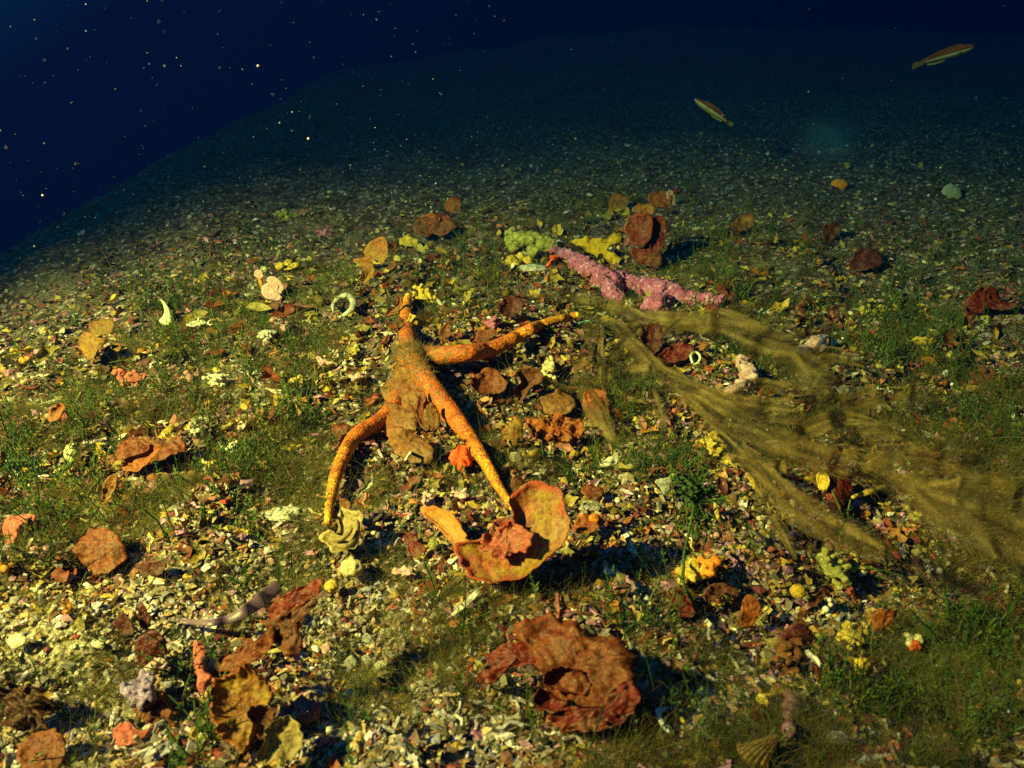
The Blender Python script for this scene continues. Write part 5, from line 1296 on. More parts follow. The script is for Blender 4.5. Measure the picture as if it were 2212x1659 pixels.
# ------------------------------------------------------------------ olive ribbon alga drifting on the right
def build_ribbons():
    m, n, l = new_mat('olive_ribbon')
    b = n['Principled BSDF']
    tc = n.new('ShaderNodeTexCoord')
    a = N(n, 'ShaderNodeAttribute', attribute_name='rad')
    z = N(n, 'ShaderNodeTexNoise', Scale=26.0, Detail=5.0, Roughness=0.6)
    z2 = N(n, 'ShaderNodeTexNoise', Scale=900.0, Detail=2.0)
    l.new(tc.outputs['Object'], z.inputs['Vector']); l.new(tc.outputs['Object'], z2.inputs['Vector'])
    c = ramp(n, l, z.outputs['Fac'], [(0.3, (0.090, 0.060, 0.016)), (0.7, (0.165, 0.112, 0.030))])
    vc = N(n, 'ShaderNodeAttribute', attribute_name='vein')
    c = mixc(n, l, 1.0, c, ramp(n, l, vc.outputs['Fac'], [(0.25, grey(0.45)), (0.6, grey(1.0)), (0.85, grey(1.5))]), 'MULTIPLY')
    f = ramp(n, l, z2.outputs['Fac'], [(0.62, grey(0)), (0.68, grey(0.8))])
    c = mixc(n, l, f, c, (0.40, 0.35, 0.18))
    l.new(c, b.inputs['Base Color'])
    b.inputs['Roughness'].default_value = 0.6
    b.inputs['Specular IOR Level'].default_value = 0.2
    tr = n.new('ShaderNodeBsdfTranslucent'); l.new(c, tr.inputs[0])
    mx = n.new('ShaderNodeMixShader'); mx.inputs[0].default_value = .4
    l.new(b.outputs[0], mx.inputs[1]); l.new(tr.outputs[0], mx.inputs[2])
    tp = n.new('ShaderNodeBsdfTransparent')
    # thin and see-through, thinnest at the frayed edges
    al = ramp(n, l, a.outputs['Fac'], [(0.0, grey(.76)), (0.60, grey(.70)), (0.86, grey(.56)), (1.0, grey(.08))])
    zf = N(n, 'ShaderNodeTexNoise', Scale=260.0, Detail=4.0, Roughness=0.75)
    l.new(tc.outputs['Object'], zf.inputs['Vector'])
    zz = ramp(n, l, z.outputs['Fac'], [(0.32, grey(0.62)), (0.62, grey(1.1))])
    ve = N(n, 'ShaderNodeAttribute', attribute_name='vein')
    vr = ramp(n, l, ve.outputs['Fac'], [(0.28, grey(0.42)), (0.50, grey(0.95)), (0.72, grey(1.25))])
    zz = mixc(n, l, 1.0, zz, vr, 'MULTIPLY')
    zz = mixc(n, l, 1.0, zz, ramp(n, l, zf.outputs['Fac'], [(0.34, grey(0.62)), (0.60, grey(1.15))]), 'MULTIPLY')
    al = mixc(n, l, 1.0, al, zz, 'MULTIPLY')
    mo = n.new('ShaderNodeMixShader'); l.new(al, mo.inputs[0])
    l.new(tp.outputs[0], mo.inputs[1]); l.new(mx.outputs[0], mo.inputs[2])
    l.new(mo.outputs[0], n['Material Output'].inputs[0])
    t = thing('ribbon_alga', at(1380, 870), 'large olive brown filmy ribbon alga with forked branches drifting over the right side', 'alga', None, 'the olive ribbon alga', (1600, 880))
    FR = []
    bands = [
        ([(1130, 640), (1205, 636), (1290, 652), (1380, 682), (1480, 694), (1580, 712), (1680, 765), (1760, 818), (1832, 850)], [4, 9, 15, 18, 20, 30, 44, 40, 12], [.96, .955, .95, .94, .93, .92, .915, .91, .91]),
        ([(1420, 748), (1450, 712), (1500, 692), (1560, 690), (1640, 712)], [12, 17, 20, 22, 14], [.96, .95, .94, .93, .92]),
        ([(1290, 690), (1268, 760), (1256, 820), (1290, 900), (1330, 960)], [8, 15, 18, 22, 8], [.955, .95, .95, .955, .965]),
        ([(1285, 690), (1330, 702), (1370, 748), (1410, 792), (1470, 830), (1540, 868)], [8, 15, 18, 20, 22, 26], [.955, .95, .95, .945, .94, .93]),
        ([(1300, 700), (1298, 780), (1302, 860), (1318, 920)], [5, 9, 9, 5], [.955, .952, .955, .96]),
        ([(1260, 850), (1310, 815), (1380, 800), (1450, 800)], [10, 17, 17, 8], [.965, .955, .955, .955]),
        ([(1450, 800), (1520, 858), (1620, 880), (1720, 888), (1830, 872), (1930, 852), (2030, 862)], [8, 24, 26, 28, 26, 22, 8], [.945, .93, .915, .905, .90, .90, .90]),
        ([(1480, 850), (1560, 900), (1660, 950), (1760, 985), (1860, 1005), (1960, 1030), (2060, 1075), (2150, 1130), (2260, 1190)], [12, 32, 38, 36, 42, 56, 62, 56, 50], [.94, .92, .90, .885, .87, .85, .83, .81, .79]),
        ([(1520, 905), (1600, 975), (1670, 1050), (1740, 1110), (1820, 1150), (1910, 1195)], [10, 20, 28, 34, 40, 22], [.945, .92, .895, .87, .85, .83]),
        ([(1780, 985), (1860, 945), (1940, 945), (1990, 975)], [12, 26, 30, 14], [.89, .885, .875, .87]),
        ([(1560, 690), (1640, 662), (1720, 640)], [10, 13, 4], [.945, .94, .94]),
        ([(1660, 760), (1740, 720), (1810, 712)], [10, 16, 5], [.93, .925, .92]),
        ([(1400, 820), (1420, 880), (1440, 930)], [8, 10, 4], [.95, .955, .96]),
        ([(2000, 1060), (2080, 1080), (2150, 1090), (2250, 1120)], [20, 60, 66, 60], [.845, .825, .81, .80]),
        ([(1700, 1010), (1640, 1000), (1560, 980)], [14, 12, 4], [.90, .91, .92]),
        ([(1640, 740), (1720, 770), (1800, 765), (1870, 790)], [14, 22, 18, 5], [.93, .92, .92, .92]),
        ([(1560, 850), (1640, 830), (1720, 845), (1780, 840)], [10, 16, 14, 4], [.93, .93, .93, .93]),
        ([(1700, 960), (1760, 920), (1830, 905), (1900, 915)], [16, 22, 18, 5], [.90, .89, .885, .88]),
        ([(1880, 1010), (1960, 985), (2050, 1000), (2140, 990)], [20, 30, 26, 6], [.87, .86, .85, .85]),
        ([(1960, 1060), (2020, 1110), (2090, 1150), (2150, 1210)], [24, 36, 34, 8], [.85, .84, .83, .83]),
        ([(1640, 1020), (1650, 1090), (1690, 1150), (1720, 1210)], [10, 16, 14, 4], [.91, .91, .91, .92]),
        ([(1345, 740), (1310, 800), (1345, 850), (1400, 870)], [8, 12, 12, 4], [.955, .955, .955, .955]),
        ([(1380, 690), (1350, 720), (1330, 780)], [8, 10, 4], [.95, .955, .96]),
    ]
    for bi, (pts, ws, ks) in enumerate(bands):
        nn = 16 * len(pts)
        P = path3(pts, nn, ks)
        for _ in range(6):
            P[1:-1] = .5 * P[1:-1] + .25 * (P[2:] + P[:-2])
        W = radii(ws, nn) * 1.08 * mpp(P)
        T = np.gradient(P, axis=0); T /= np.linalg.norm(T, axis=1)[:, None]
        view = P - CAM; view /= np.linalg.norm(view, axis=1)[:, None]
        B = np.cross(T, view); B /= np.linalg.norm(B, axis=1)[:, None]
        Nn = np.cross(B, T)
        tw = .55 * vn(P, 9.0, bi + 40)
        B2 = B * np.cos(tw)[:, None] + Nn * np.sin(tw)[:, None]
        k = 19
        u = np.linspace(-1, 1, k)
        V = P[:, None] + B2[:, None] * (u[None, :, None] * W[:, None, None])
        frill = vn(V.reshape(-1, 3), 38.0, bi).reshape(nn, k) * .35 + vn(V.reshape(-1, 3), 90.0, bi + 3).reshape(nn, k) * .14
        V = V + Nn[:, None] * (frill * (np.abs(u)[None] ** 1.5) * W[:, None])[..., None]
        V = V + B2[:, None] * ((vn(V.reshape(-1, 3), 150.0, bi + 7).reshape(nn, k) * .16) * (np.abs(u)[None] ** 2) * W[:, None])[..., None]
        i = (np.arange(nn - 1)[:, None] * k + np.arange(k - 1)[None]).ravel()
        F = np.stack([i, i + k, i + k + 1, i + 1], -1)
        e = np.abs(u)[None] * np.ones((nn, 1))
        ends = np.minimum(np.arange(nn), np.arange(nn)[::-1]) / 6.0
        rad = np.maximum(e, 1 - np.clip(ends, 0, 1)[:, None])
        arc = np.concatenate([[0], np.cumsum(np.linalg.norm(np.diff(P, axis=0), axis=1))])
        Q3 = np.stack(np.broadcast_arrays(u[None] * 2.1 + bi * 9.0 + .5 * vn(P, 14.0, bi)[:, None] * 2, arc[:, None] * 20.0, np.zeros((nn, k))), -1)
        vein = .5 + .5 * (.7 * vn(Q3, 1.0, bi) + .5 * vn(Q3 * (2.2, 1.6, 1), 1.0, bi + 60))
        rel_mesh('ribbon', V.reshape(-1, 3), F, m, t, True, {'rad': rad.ravel(), 'vein': vein.ravel()})
        q = int(20 * len(pts))
        ii = rng.integers(2, nn - 2, q); uu = rng.uniform(-1, 1, q); uu = np.sign(uu) * np.abs(uu) ** .5 * .9
        kk = 6
        su = np.linspace(0, 1, kk)
        d0 = T[ii] * rng.uniform(.5, 1.6, (q, 1)) + B[ii] * (np.sign(uu) * rng.uniform(.1, 1.0, q))[:, None] + Nn[ii] * rng.normal(size=(q, 1)) * .35
        L = W[ii] * rng.uniform(.4, 1.25, q)
        FR.append(P[ii][:, None] + B2[ii][:, None] * (uu * W[ii])[:, None, None] * .9 + d0[:, None] * (su[None, :, None] * L[:, None, None]) + (B[ii] * rng.normal(size=(q, 1)) + Nn[ii] * rng.normal(size=(q, 1)))[:, None] * (su ** 2)[None, :, None] * (L * .3)[:, None, None])
    C3 = np.concatenate(FR) - np.array(t.location)
    q = len(C3)
    strands('fringe', C3, np.full(q, .00014), np.array((.14, .095, .028)) * rng.uniform(.7, 1.5, (q, 1)), M['turf'], t)
build_ribbons()

# ------------------------------------------------------------------ fish
def build_fish(name, tail, head, kt, kh, deep, label, short, flip=1):
    a = CAM + ray(*tail) * kt
    b = CAM + ray(*head) * kh
    X = unit(b - a); L = np.linalg.norm(b - a)
    up = np.array((0, -.25, 1.0)); Z = unit(up - X * (up @ X)); Y = np.cross(Z, X)
    o = thing(name, (a + b) / 2, label, 'fish', 'small wrasses swimming above the slope', short, ((tail[0] + head[0]) / 2, (tail[1] + head[1]) / 2))
    m, nn, l = new_mat('wrasse_skin')
    c = N(nn, 'ShaderNodeAttribute', attribute_name='col').outputs['Color']
    l.new(c, nn['Principled BSDF'].inputs['Base Color'])
    nn['Principled BSDF'].inputs['Roughness'].default_value = .4
    n, k = 34, 28
    u = np.linspace(0.16, 1, n)
    deep = deep * .78
    prof = np.interp(u, [0.16, .25, .45, .65, .82, .92, .97, 1.0], [.35, .55, .85, 1.0, .92, .66, .42, .12]) * deep
    th = np.linspace(0, 2 * math.pi, k, endpoint=False)
    bend = .06 * np.sin(u * 4.0)
    V = a + X * (u * L)[:, None, None] + Z * (prof[:, None] * np.sin(th)[None])[..., None] + Y * (prof[:, None] * .58 * np.cos(th)[None] + (bend * L * .5)[:, None])[..., None]
    hgt = np.sin(th)[None] * np.ones((n, 1))
    back = np.array((.26, .07, .025)); stripe = np.array((.60, .60, .50)); belly = np.array((.24, .22, .09)); mid = np.array((.18, .035, .012))
    col = np.where((hgt > .30)[..., None], back, np.where((hgt > .05)[..., None], mid, np.where((hgt > -.28)[..., None], stripe, belly)))
    col = np.where(((u[:, None] > .95) & (hgt < .0))[..., None], np.array((.10, .16, .55)), col)
    i = (np.arange(n - 1)[:, None] * k); j = np.arange(k)[None]; j2 = (j + 1) % k
    F = np.stack([(i + j).ravel(), (i + j2).ravel(), (i + k + j2).ravel(), (i + k + j).ravel()], -1)
    Vv = np.vstack([V.reshape(-1, 3), V[0].mean(0), V[-1].mean(0)])
    cc = np.vstack([col.reshape(-1, 3), col[0].mean(0), col[-1].mean(0)])
    tri = np.vstack([F[:, [0, 1, 2]], F[:, [0, 2, 3]], np.stack([np.full(k, n * k), np.arange(k), (np.arange(k) + 1) % k], -1)[:, ::-1], np.stack([np.full(k, n * k + 1), (n - 1) * k + np.arange(k), (n - 1) * k + (np.arange(k) + 1) % k], -1)])
    body = rel_mesh('body', Vv, tri, m, o, True, {'col': cc})
    def fin(nm, pts, color, thick=.0006):
        Q = np.array([a + X * p[0] * L + Z * p[1] * deep + Y * (p[2] * deep) for p in pts])
        c_ = Q.mean(0)
        Q2 = np.vstack([Q, c_[None]]); mq = len(Q)
        Vt = np.vstack([Q2 + Y * thick, Q2 - Y * thick])
        f = [(i_, (i_ + 1) % mq, mq) for i_ in range(mq)] + [((i_ + 1) % mq + mq + 1, i_ + mq + 1, 2 * mq + 1) for i_ in range(mq)]
        rel_mesh(nm, Vt, np.array(f), m, o, False, {'col': np.tile(color, (len(Vt), 1))})
    fin('tail_fin', [(.19, .33, 0), (.10, .5, 0), (.0, .62, 0), (-.015, .0, 0), (.0, -.62, 0), (.10, -.5, 0), (.19, -.33, 0)], (.22, .16, .07))
    fin('dorsal_fin', [(.24, .5, 0), (.45, .82, 0), (.65, .98, 0), (.80, .92, 0), (.76, 1.3, 0), (.6, 1.36, 0), (.4, 1.2, 0), (.25, .85, 0)], (.34, .12, .03))
    fin('anal_fin', [(.24, -.5, 0), (.4, -.76, 0), (.55, -.9, 0), (.5, -1.15, 0), (.35, -1.08, 0), (.25, -.8, 0)], (.4, .34, .14))
    for s in (1, -1):
        fin('pectoral_fin', [(.80, -.1, .53 * s), (.70, .1, .8 * s), (.66, -.25, .85 * s), (.72, -.35, .7 * s)], (.4, .3, .12), .0004)
        e = a + X * .925 * L + Z * .22 * deep + Y * (.60 * .56 * deep * s)
        rel_mesh('eye', *lump_geo(e, deep * .13, 0, 1, 2), M['fisheye'], o).parent = body
M['fisheye'] = crust_mat('fish_eye', (.02, .015, .01), (.03, .02, .012), (.3, .12, .03), scale=40, bump=0)
build_fish('wrasse', (1582, 270), (1502, 215), 2.45, 2.35, .0145, 'red brown wrasse with a white stripe diving to the left above the slope', 'the left wrasse')
build_fish('wrasse', (1972, 143), (2102, 99), 2.15, 2.2, .0185, 'larger brown wrasse with a pale side stripe heading to the upper right', 'the right wrasse')

# ------------------------------------------------------------------ scattered pieces: prototypes
def proto_chip(seed, thick=True):
    r = np.random.default_rng(seed)
    k = 8
    th = np.linspace(0, 2 * math.pi, k, endpoint=False) + r.uniform(-.25, .25, k)
    rad = r.uniform(.55, 1.1, k)
    st = np.array((1.0, r.uniform(.5, .95)))
    rim = np.c_[np.cos(th) * rad * st[0], np.sin(th) * rad * st[1], np.zeros(k)]
    curv = r.uniform(-.1, .55)
    ring = rim * .55
    z = lambda P: np.c_[P[:, :2], curv * (.5 - (P[:, :2] ** 2).sum(1)) + .12 * r.normal(size=len(P)) * (np.linalg.norm(P[:, :2], axis=1) > .3)]
    V = np.vstack([[(0, 0, 0)], ring, rim]); V = z(V)
    j = np.arange(k); j2 = (j + 1) % k
    F = np.vstack([np.c_[np.zeros(k, int), 1 + j, 1 + j2], np.c_[1 + j, 1 + k + j, 1 + k + j2], np.c_[1 + j, 1 + k + j2, 1 + j2]])
    if thick:
        n0 = len(V)
        V2 = np.vstack([V, V[:1] - (0, 0, .16), V[1 + k:] - (0, 0, .12)])
        b0 = n0
        F = np.vstack([F, np.c_[np.full(k, b0), b0 + 1 + j2, b0 + 1 + j], np.c_[1 + k + j, b0 + 1 + j, b0 + 1 + j2], np.c_[1 + k + j, b0 + 1 + j2, 1 + k + j2]])
        V = V2
    return V, F

def proto_pebble(seed, sub=1):
    V, F = ico(sub)
    r = np.random.default_rng(seed)
    return V * (1 + .35 * vn(V, 1.6, seed))[:, None] * np.array((1, r.uniform(.6, .95), r.uniform(.45, .8))), F

def proto_twig(seed):
    r = np.random.default_rng(seed)
    n = 5
    P = np.c_[np.linspace(-1, 1, n), r.normal(size=n) * .22, np.abs(r.normal(size=n)) * .18]
    return tube_geo(P, r.uniform(.12, .26, n), 4)

def proto_blade(seed, m=14, R=3):
    r = np.random.default_rng(seed)
    th = np.linspace(0, 2 * math.pi, m, endpoint=False)
    rad = 1 + .3 * np.sin(th * r.integers(2, 4) + r.uniform(0, 6)) + .18 * np.sin(th * 5 + r.uniform(0, 6)) + r.normal(size=m) * .07
    V = [np.zeros((1, 3))]
    cup = r.uniform(-.1, .7); ru = r.uniform(.15, .5); ph = r.uniform(0, 6); kf = r.integers(2, 5)
    for s in np.arange(1, R + 1) / R:
        z = cup * s * s + ru * s ** 1.5 * np.sin(kf * th + ph) * .6
        V.append(np.c_[np.cos(th) * rad * s, np.sin(th) * rad * s * r.uniform(.7, .72), z])
    V = np.vstack(V)
    j = np.arange(m); j2 = (j + 1) % m
    F = [np.c_[np.zeros(m, int), 1 + j, 1 + j2]]
    for q in range(R - 1):
        a, b = 1 + q * m, 1 + (q + 1) * m
        F += [np.c_[a + j, b + j, b + j2], np.c_[a + j, b + j2, a + j2]]
    F = np.vstack(F)
    n0 = len(V)
    V2 = V - np.c_[np.zeros((n0, 2)), .07 * np.ones(n0)]
    a = 1 + (R - 1) * m
    return np.vstack([V, V2]), np.vstack([F, F[:, ::-1] + n0, np.c_[a + j, a + n0 + j, a + n0 + j2], np.c_[a + j, a + n0 + j2, a + j2]])

def proto_frond(seed):
    """one feathery green frond, one unit tall"""
    r = np.random.default_rng(seed)
    n = 6
    u = np.linspace(0, 1, n)
    lean = r.normal(size=2) * .30 + (.22, .05)
    P = np.c_[lean[0] * u ** 1.6, lean[1] * u ** 1.6, u * .92]
    P[:, :2] += r.normal(size=(n, 2)) * .012
    return frond_geo(P, .018, .14, .026, seed + 3, 20, 3)

def rots(n, tilt, rg):
    yaw = rg.uniform(0, 2 * math.pi, n); ta = rg.uniform(0, 2 * math.pi, n); tt = np.abs(rg.normal(size=n)) * tilt
    c, s = np.cos(yaw), np.sin(yaw)
    Z = np.zeros(n); O = np.ones(n)
    Rz = np.stack([np.stack([c, -s, Z], -1), np.stack([s, c, Z], -1), np.stack([Z, Z, O], -1)], 1)
    k = np.stack([np.cos(ta), np.sin(ta), Z], -1)
    ct, st = np.cos(tt), np.sin(tt)
    K = np.zeros((n, 3, 3))
    K[:, 0, 2] = k[:, 1]; K[:, 1, 2] = -k[:, 0]; K[:, 2, 0] = -k[:, 1]; K[:, 2, 1] = k[:, 0]
    Rt = np.eye(3)[None] + st[:, None, None] * K + (1 - ct)[:, None, None] * (K @ K)
    return Rt @ Rz

def scatter_mesh(name, groups, mat, smooth=False, kind='stuff'):
    """groups: list of (V, F, rotation, scale, position, colour) -> one joined object"""
    Vs, Fs, Cs, off = [], [], [], 0
    for V, F, R, s, P, C in groups:
        n = len(P)
        if not n:
            continue
        W = np.einsum('nij,kj->nki', R, V) * (s[:, None, None] if s.ndim == 1 else s[:, None, :]) + P[:, None]
        Vs.append(W.reshape(-1, 3))
        Fs.append((F[None] + (np.arange(n) * len(V))[:, None, None] + off).reshape(-1, 3))
        Cs.append(np.repeat(C, len(V), 0))
        off += n * len(V)
    o = link(name, raw_mesh(name, np.vstack(Vs), np.vstack(Fs), mat, smooth, {'col': np.vstack(Cs)}))
    o['kind'] = kind
    return o

def covered(x, y):
    """true where a plant would stand in or right before one of the large things"""
    r = np.zeros(len(x), bool)
    for Q in POLYS:
        Q = np.asarray(Q, float)
        for dy in (0, 26, 52):
            yy = y - dy
            cand = (x > Q[:, 0].min()) & (x < Q[:, 0].max()) & (yy > Q[:, 1].min()) & (yy < Q[:, 1].max()) & ~r
            if not cand.any():
                continue
            xc, yc = x[cand], yy[cand]
            ins = np.zeros(len(xc), bool)
            for (x0, y0), (x1, y1) in zip(Q, np.roll(Q, -1, 0)):
                if y0 == y1:
                    continue
                c = (y0 > yc) != (y1 > yc)
                ins ^= c & (xc < (x1 - x0) * (yc - y0) / (y1 - y0) + x0)
            idx = np.where(cand)[0][ins]
            r[idx] = True
    return r

def spots(n, rg, y0=150, y1=1830, x0=-330, x1=2540, power=1.0):
    x = rg.uniform(x0, x1, n); y = y0 + (y1 - y0) * rg.uniform(0, 1, n) ** power
    P = hit(x, y, fine=False)
    ok = ~np.isnan(P[:, 0])
    P, x, y = P[ok], x[ok], y[ok]
    d = np.linalg.norm(P - CAM, axis=1)
    ok = d < 14
    P, x, y, d = P[ok], x[ok], y[ok], d[ok]
    P[:, 2] = ground(P[:, 0], P[:, 1])
    return P, x, y, d

PALE = np.array([(.62, .55, .32), (.70, .66, .48), (.52, .42, .20), (.50, .36, .12), (.40, .36, .20), (.66, .60, .42), (.46, .30, .09), (.36, .28, .13), (.55, .44, .34), (.34, .33, .28)])
DULL = np.array([(.20, .15, .05), (.30, .24, .09), (.12, .08, .03), (.26, .11, .04), (.40, .33, .15), (.20, .045, .025), (.34, .16, .14), (.16, .15, .05), (.52, .46, .26), (.36, .20, .05), (.10, .10, .035), (.44, .34, .08), (.42, .15, .02), (.34, .30, .05), (.30, .05, .02), (.46, .30, .03), (.46, .24, .27), (.40, .17, .20)])
def colours(n, pale, rg):
    a = PALE[rg.integers(0, len(PALE), n)]; b = DULL[rg.integers(0, len(DULL), n)]
    c = np.where((rg.uniform(size=n) < pale)[:, None], a, b)
    c = c * np.array((1, 1, 1.3)) + np.array((0, 0, .012))
    return np.clip(c * rg.uniform(.22, 1.08, (n, 1)), .008, .78)

def sizes(n, d, rg, med=.0034, sig=.45):
    s = med * np.exp(sig * rg.normal(size=n)) * (1 + .26 * np.maximum(np.minimum(d, 3.5) - .5, 0))
    return np.clip(s, .0012, .0052 * (1 + .3 * np.maximum(d - .5, 0)))

# ------------------------------------------------------------------ rubble too fine to count
def fan(seed, k=7):
    """a thin curved flake, for pieces only a few millimetres long"""
    r = np.random.default_rng(seed)
    th = np.linspace(0, 2 * math.pi, k, endpoint=False) + r.uniform(-.3, .3, k)
    rad = r.uniform(.5, 1.15, k)
    V = np.vstack([[(0, 0, r.uniform(.1, .45))], np.c_[np.cos(th) * rad, np.sin(th) * rad * r.uniform(.5, .95), r.normal(size=k) * .16]])
    j = np.arange(k)
    return V, np.c_[np.zeros(k, int), 1 + j, 1 + (j + 1) % k]

def build_rubble():
    P, x, y, d = spots(107000, rng, y0=120, y1=1760, x0=-160, x1=2370)
    for xa, xb in ((-1100, -160), (2370, 3300)):                 # out of frame on both sides the same seabed goes on
        P2, x2, y2, d2 = spots(11000, rng, y0=150, y1=1760, x0=xa, x1=xb)
        P, x, y, d = np.vstack([P, P2]), np.r_[x, x2], np.r_[y, y2], np.r_[d, d2]
    fine = blobs(x, y, FINE)
    keep = rng.uniform(size=len(P)) > np.clip(fine * 1.1, 0, .93)
    P, x, y, d = P[keep], x[keep], y[keep], d[keep]
    n = len(P)
    sandy = blobs(x, y, SANDY)
    pale = np.clip(.07 + .88 * sandy + .22 * vn(P, 9.0, 77) + .22 * (y < 480), .06, .93)
    C = colours(n, pale, rng)
    s = sizes(n, d, rng, .0026) * np.where(y < 520, 1.0, 1.1) * (1 - .22 * np.clip(sandy, 0, 1))
    kinds = rng.choice(4, n, p=[.44, .22, .22, .12])
    kinds = np.where((d > 1.15) & (kinds >= 2), kinds - 2, kinds)
    groups = []
    oct_V = np.array([(1, 0, 0), (-1, 0, 0), (0, 1, 0), (0, -1, 0), (0, 0, .7), (0, 0, -.7)], float)
    oct_F = np.array([(0, 2, 4), (2, 1, 4), (1, 3, 4), (3, 0, 4), (2, 0, 5), (1, 2, 5), (3, 1, 5), (0, 3, 5)])
    for v in range(8):
        for kd, pro, tilt in ((0, fan(v), .6), (1, (oct_V * np.random.default_rng(v).uniform(.6, 1.1, (6, 1)), oct_F), 1.2), (2, proto_pebble(v + 30), .6), (3, proto_twig(v + 60), .45)):
            i = np.where((kinds == kd) & (np.arange(n) % 8 == v))[0]
            sc = s[i] * (1.25 if kd == 0 else .7 if kd < 3 else 1.5)
            Q = P[i].copy(); Q[:, 2] += sc * rng.uniform(-.05, .55, len(i))
            groups.append((pro[0], pro[1], rots(len(i), tilt, rng), sc, Q, C[i]))
    scatter_mesh('rubble', groups, M['bits'])
build_rubble()

def build_litter():
    """small torn pieces of red and brown blade, beyond those that are things of their own"""
    P, x, y, d = spots(30000, rng, y0=260)
    rust = blobs(x, y, RUST); sandy = blobs(x, y, SANDY)
    keep = rng.uniform(size=len(P)) < np.clip(.28 + .7 * rust - .55 * sandy, .03, 1) * (.06 + .94 * mound(x, y))
    P, x, y, d = P[keep], x[keep], y[keep], d[keep]
    n = len(P)
    pal = np.array([(.26, .06, .02), (.36, .15, .02), (.16, .03, .015), (.36, .24, .03), (.14, .06, .02), (.48, .33, .04), (.30, .12, .09), (.10, .05, .02), (.30, .25, .05), (.42, .34, .08), (.22, .17, .04)])
    C = pal[rng.integers(0, len(pal), n)] * rng.uniform(.6, 1.2, (n, 1))
    s = np.clip(.0050 * np.exp(.4 * rng.normal(size=n)), .002, .010) * np.clip(d / .85, .6, 1.5)
    groups = []
    for v in range(6):
        i = np.arange(v, n, 6)
        V, F = proto_blade(v + 200, 9, 2)
        V, F = V[:19], F[:27]
        Q = P[i].copy(); Q[:, 2] += s[i] * rng.uniform(0, .8, len(i))
        groups.append((V, F, rots(len(i), .8, rng), s[i], Q, C[i]))
    scatter_mesh('blade_litter', groups, M['blade_bits'], True)
build_litter()

def build_turf():
    """fuzzy cushions and a film of fine brown and olive filaments over everything but the bare gravel"""
    P, x, y, d = spots(27000, rng, y0=330, y1=1760, x0=-200, x1=2400)
    for xa, xb in ((-1100, -200), (2400, 3300)):
        P2, x2, y2, d2 = spots(5000, rng, y0=330, y1=1760, x0=xa, x1=xb)
        P, x, y, d = np.vstack([P, P2]), np.r_[x, x2], np.r_[y, y2], np.r_[d, d2]
    dens = np.clip(.40 + 1.4 * vn(P, 13.0, 91) + .7 * vn(P, 45.0, 92), .03, 1) * (1 - .85 * np.clip(blobs(x, y, SANDY), 0, 1)) * mound(x, y)
    keep = (rng.uniform(size=len(P)) < dens) & ~covered(x, y)
    P, x, y, d = P[keep], x[keep], y[keep], d[keep]
    nc = len(P)
    m = 30
    n = nc * m
    k = 5
    u = np.linspace(0, 1, k)
    R = rng.uniform(.0035, .0125, nc) * (1 + .2 * np.maximum(d - .7, 0))
    root = np.repeat(P, m, 0) + rng.normal(size=(n, 3)) * np.repeat(R, m)[:, None] * (.55, .55, .12)
    L = np.repeat(R, m) * rng.uniform(.7, 1.9, n)
    dirn = rng.normal(size=(n, 3)) * .75 + (.12, 0, .75)
    dirn /= np.linalg.norm(dirn, axis=1)[:, None]
    crl = rng.normal(size=(n, 3)) * .9
    crl2 = rng.normal(size=(n, 3)) * .35
    C3 = root[:, None] + dirn[:, None] * (u[None, :, None] * L[:, None, None]) + crl[:, None] * (u ** 2)[None, :, None] * (L * .5)[:, None, None] + crl2[:, None] * np.sin(u * 7)[None, :, None] * (L * .3)[:, None, None]
    pal = np.array([(.20, .16, .05), (.26, .22, .06), (.17, .21, .05), (.36, .31, .09), (.18, .11, .035), (.40, .38, .14), (.26, .32, .06)])
    g = vn(P, 8.0, 55)
    ci = np.clip(((g + 1) * 3.5 + rng.normal(size=nc) * 1.2).astype(int), 0, 6)
    C = np.repeat(pal[ci] * np.array((.62, .62, .55)) * rng.uniform(.25, 1.1, (nc, 1)), m, 0) * rng.uniform(.8, 1.2, (n, 1))
    strands('weed_turf', C3, .00016 * np.repeat(np.maximum(d, .6), m), C, M['turf'])
build_turf()

GREENS = np.array([(.048, .105, .014), (.036, .085, .014), (.070, .120, .016), (.030, .072, .018), (.095, .130, .020)])
def green_spots(n, rg, y0=300):
    P, x, y, d = spots(n, rg, y0=y0, y1=1760)
    g = 1.6 * blobs(x, y, GREEN) * (0.75 + .6 * vn(P, 11.0, 31))
    g = np.maximum(g, .03 * (d < 3)) * (1 - .8 * np.clip(blobs(x, y, SANDY), 0, 1))
    keep = (rg.uniform(size=len(P)) < g) & ~covered(x, y)
    return P[keep], x[keep], y[keep], d[keep]

def build_undergrowth():
    P, x, y, d = green_spots(34000, rng)
    n = len(P)
    C = GREENS[rng.integers(0, 5, n)] * rng.uniform(.7, 1.3, (n, 1))
    s = rng.uniform(.012, .037, n) * (1 + .12 * np.maximum(d - .8, 0))
    groups = []
    for v in range(8):
        i = np.arange(v, n, 8)
        V, F = proto_frond(v + 300)
        groups.append((V, F, rots(len(i), .45, rng), s[i], P[i] - (0, 0, .002), C[i]))
    scatter_mesh('green_undergrowth', groups, M['frond'])
build_undergrowth()

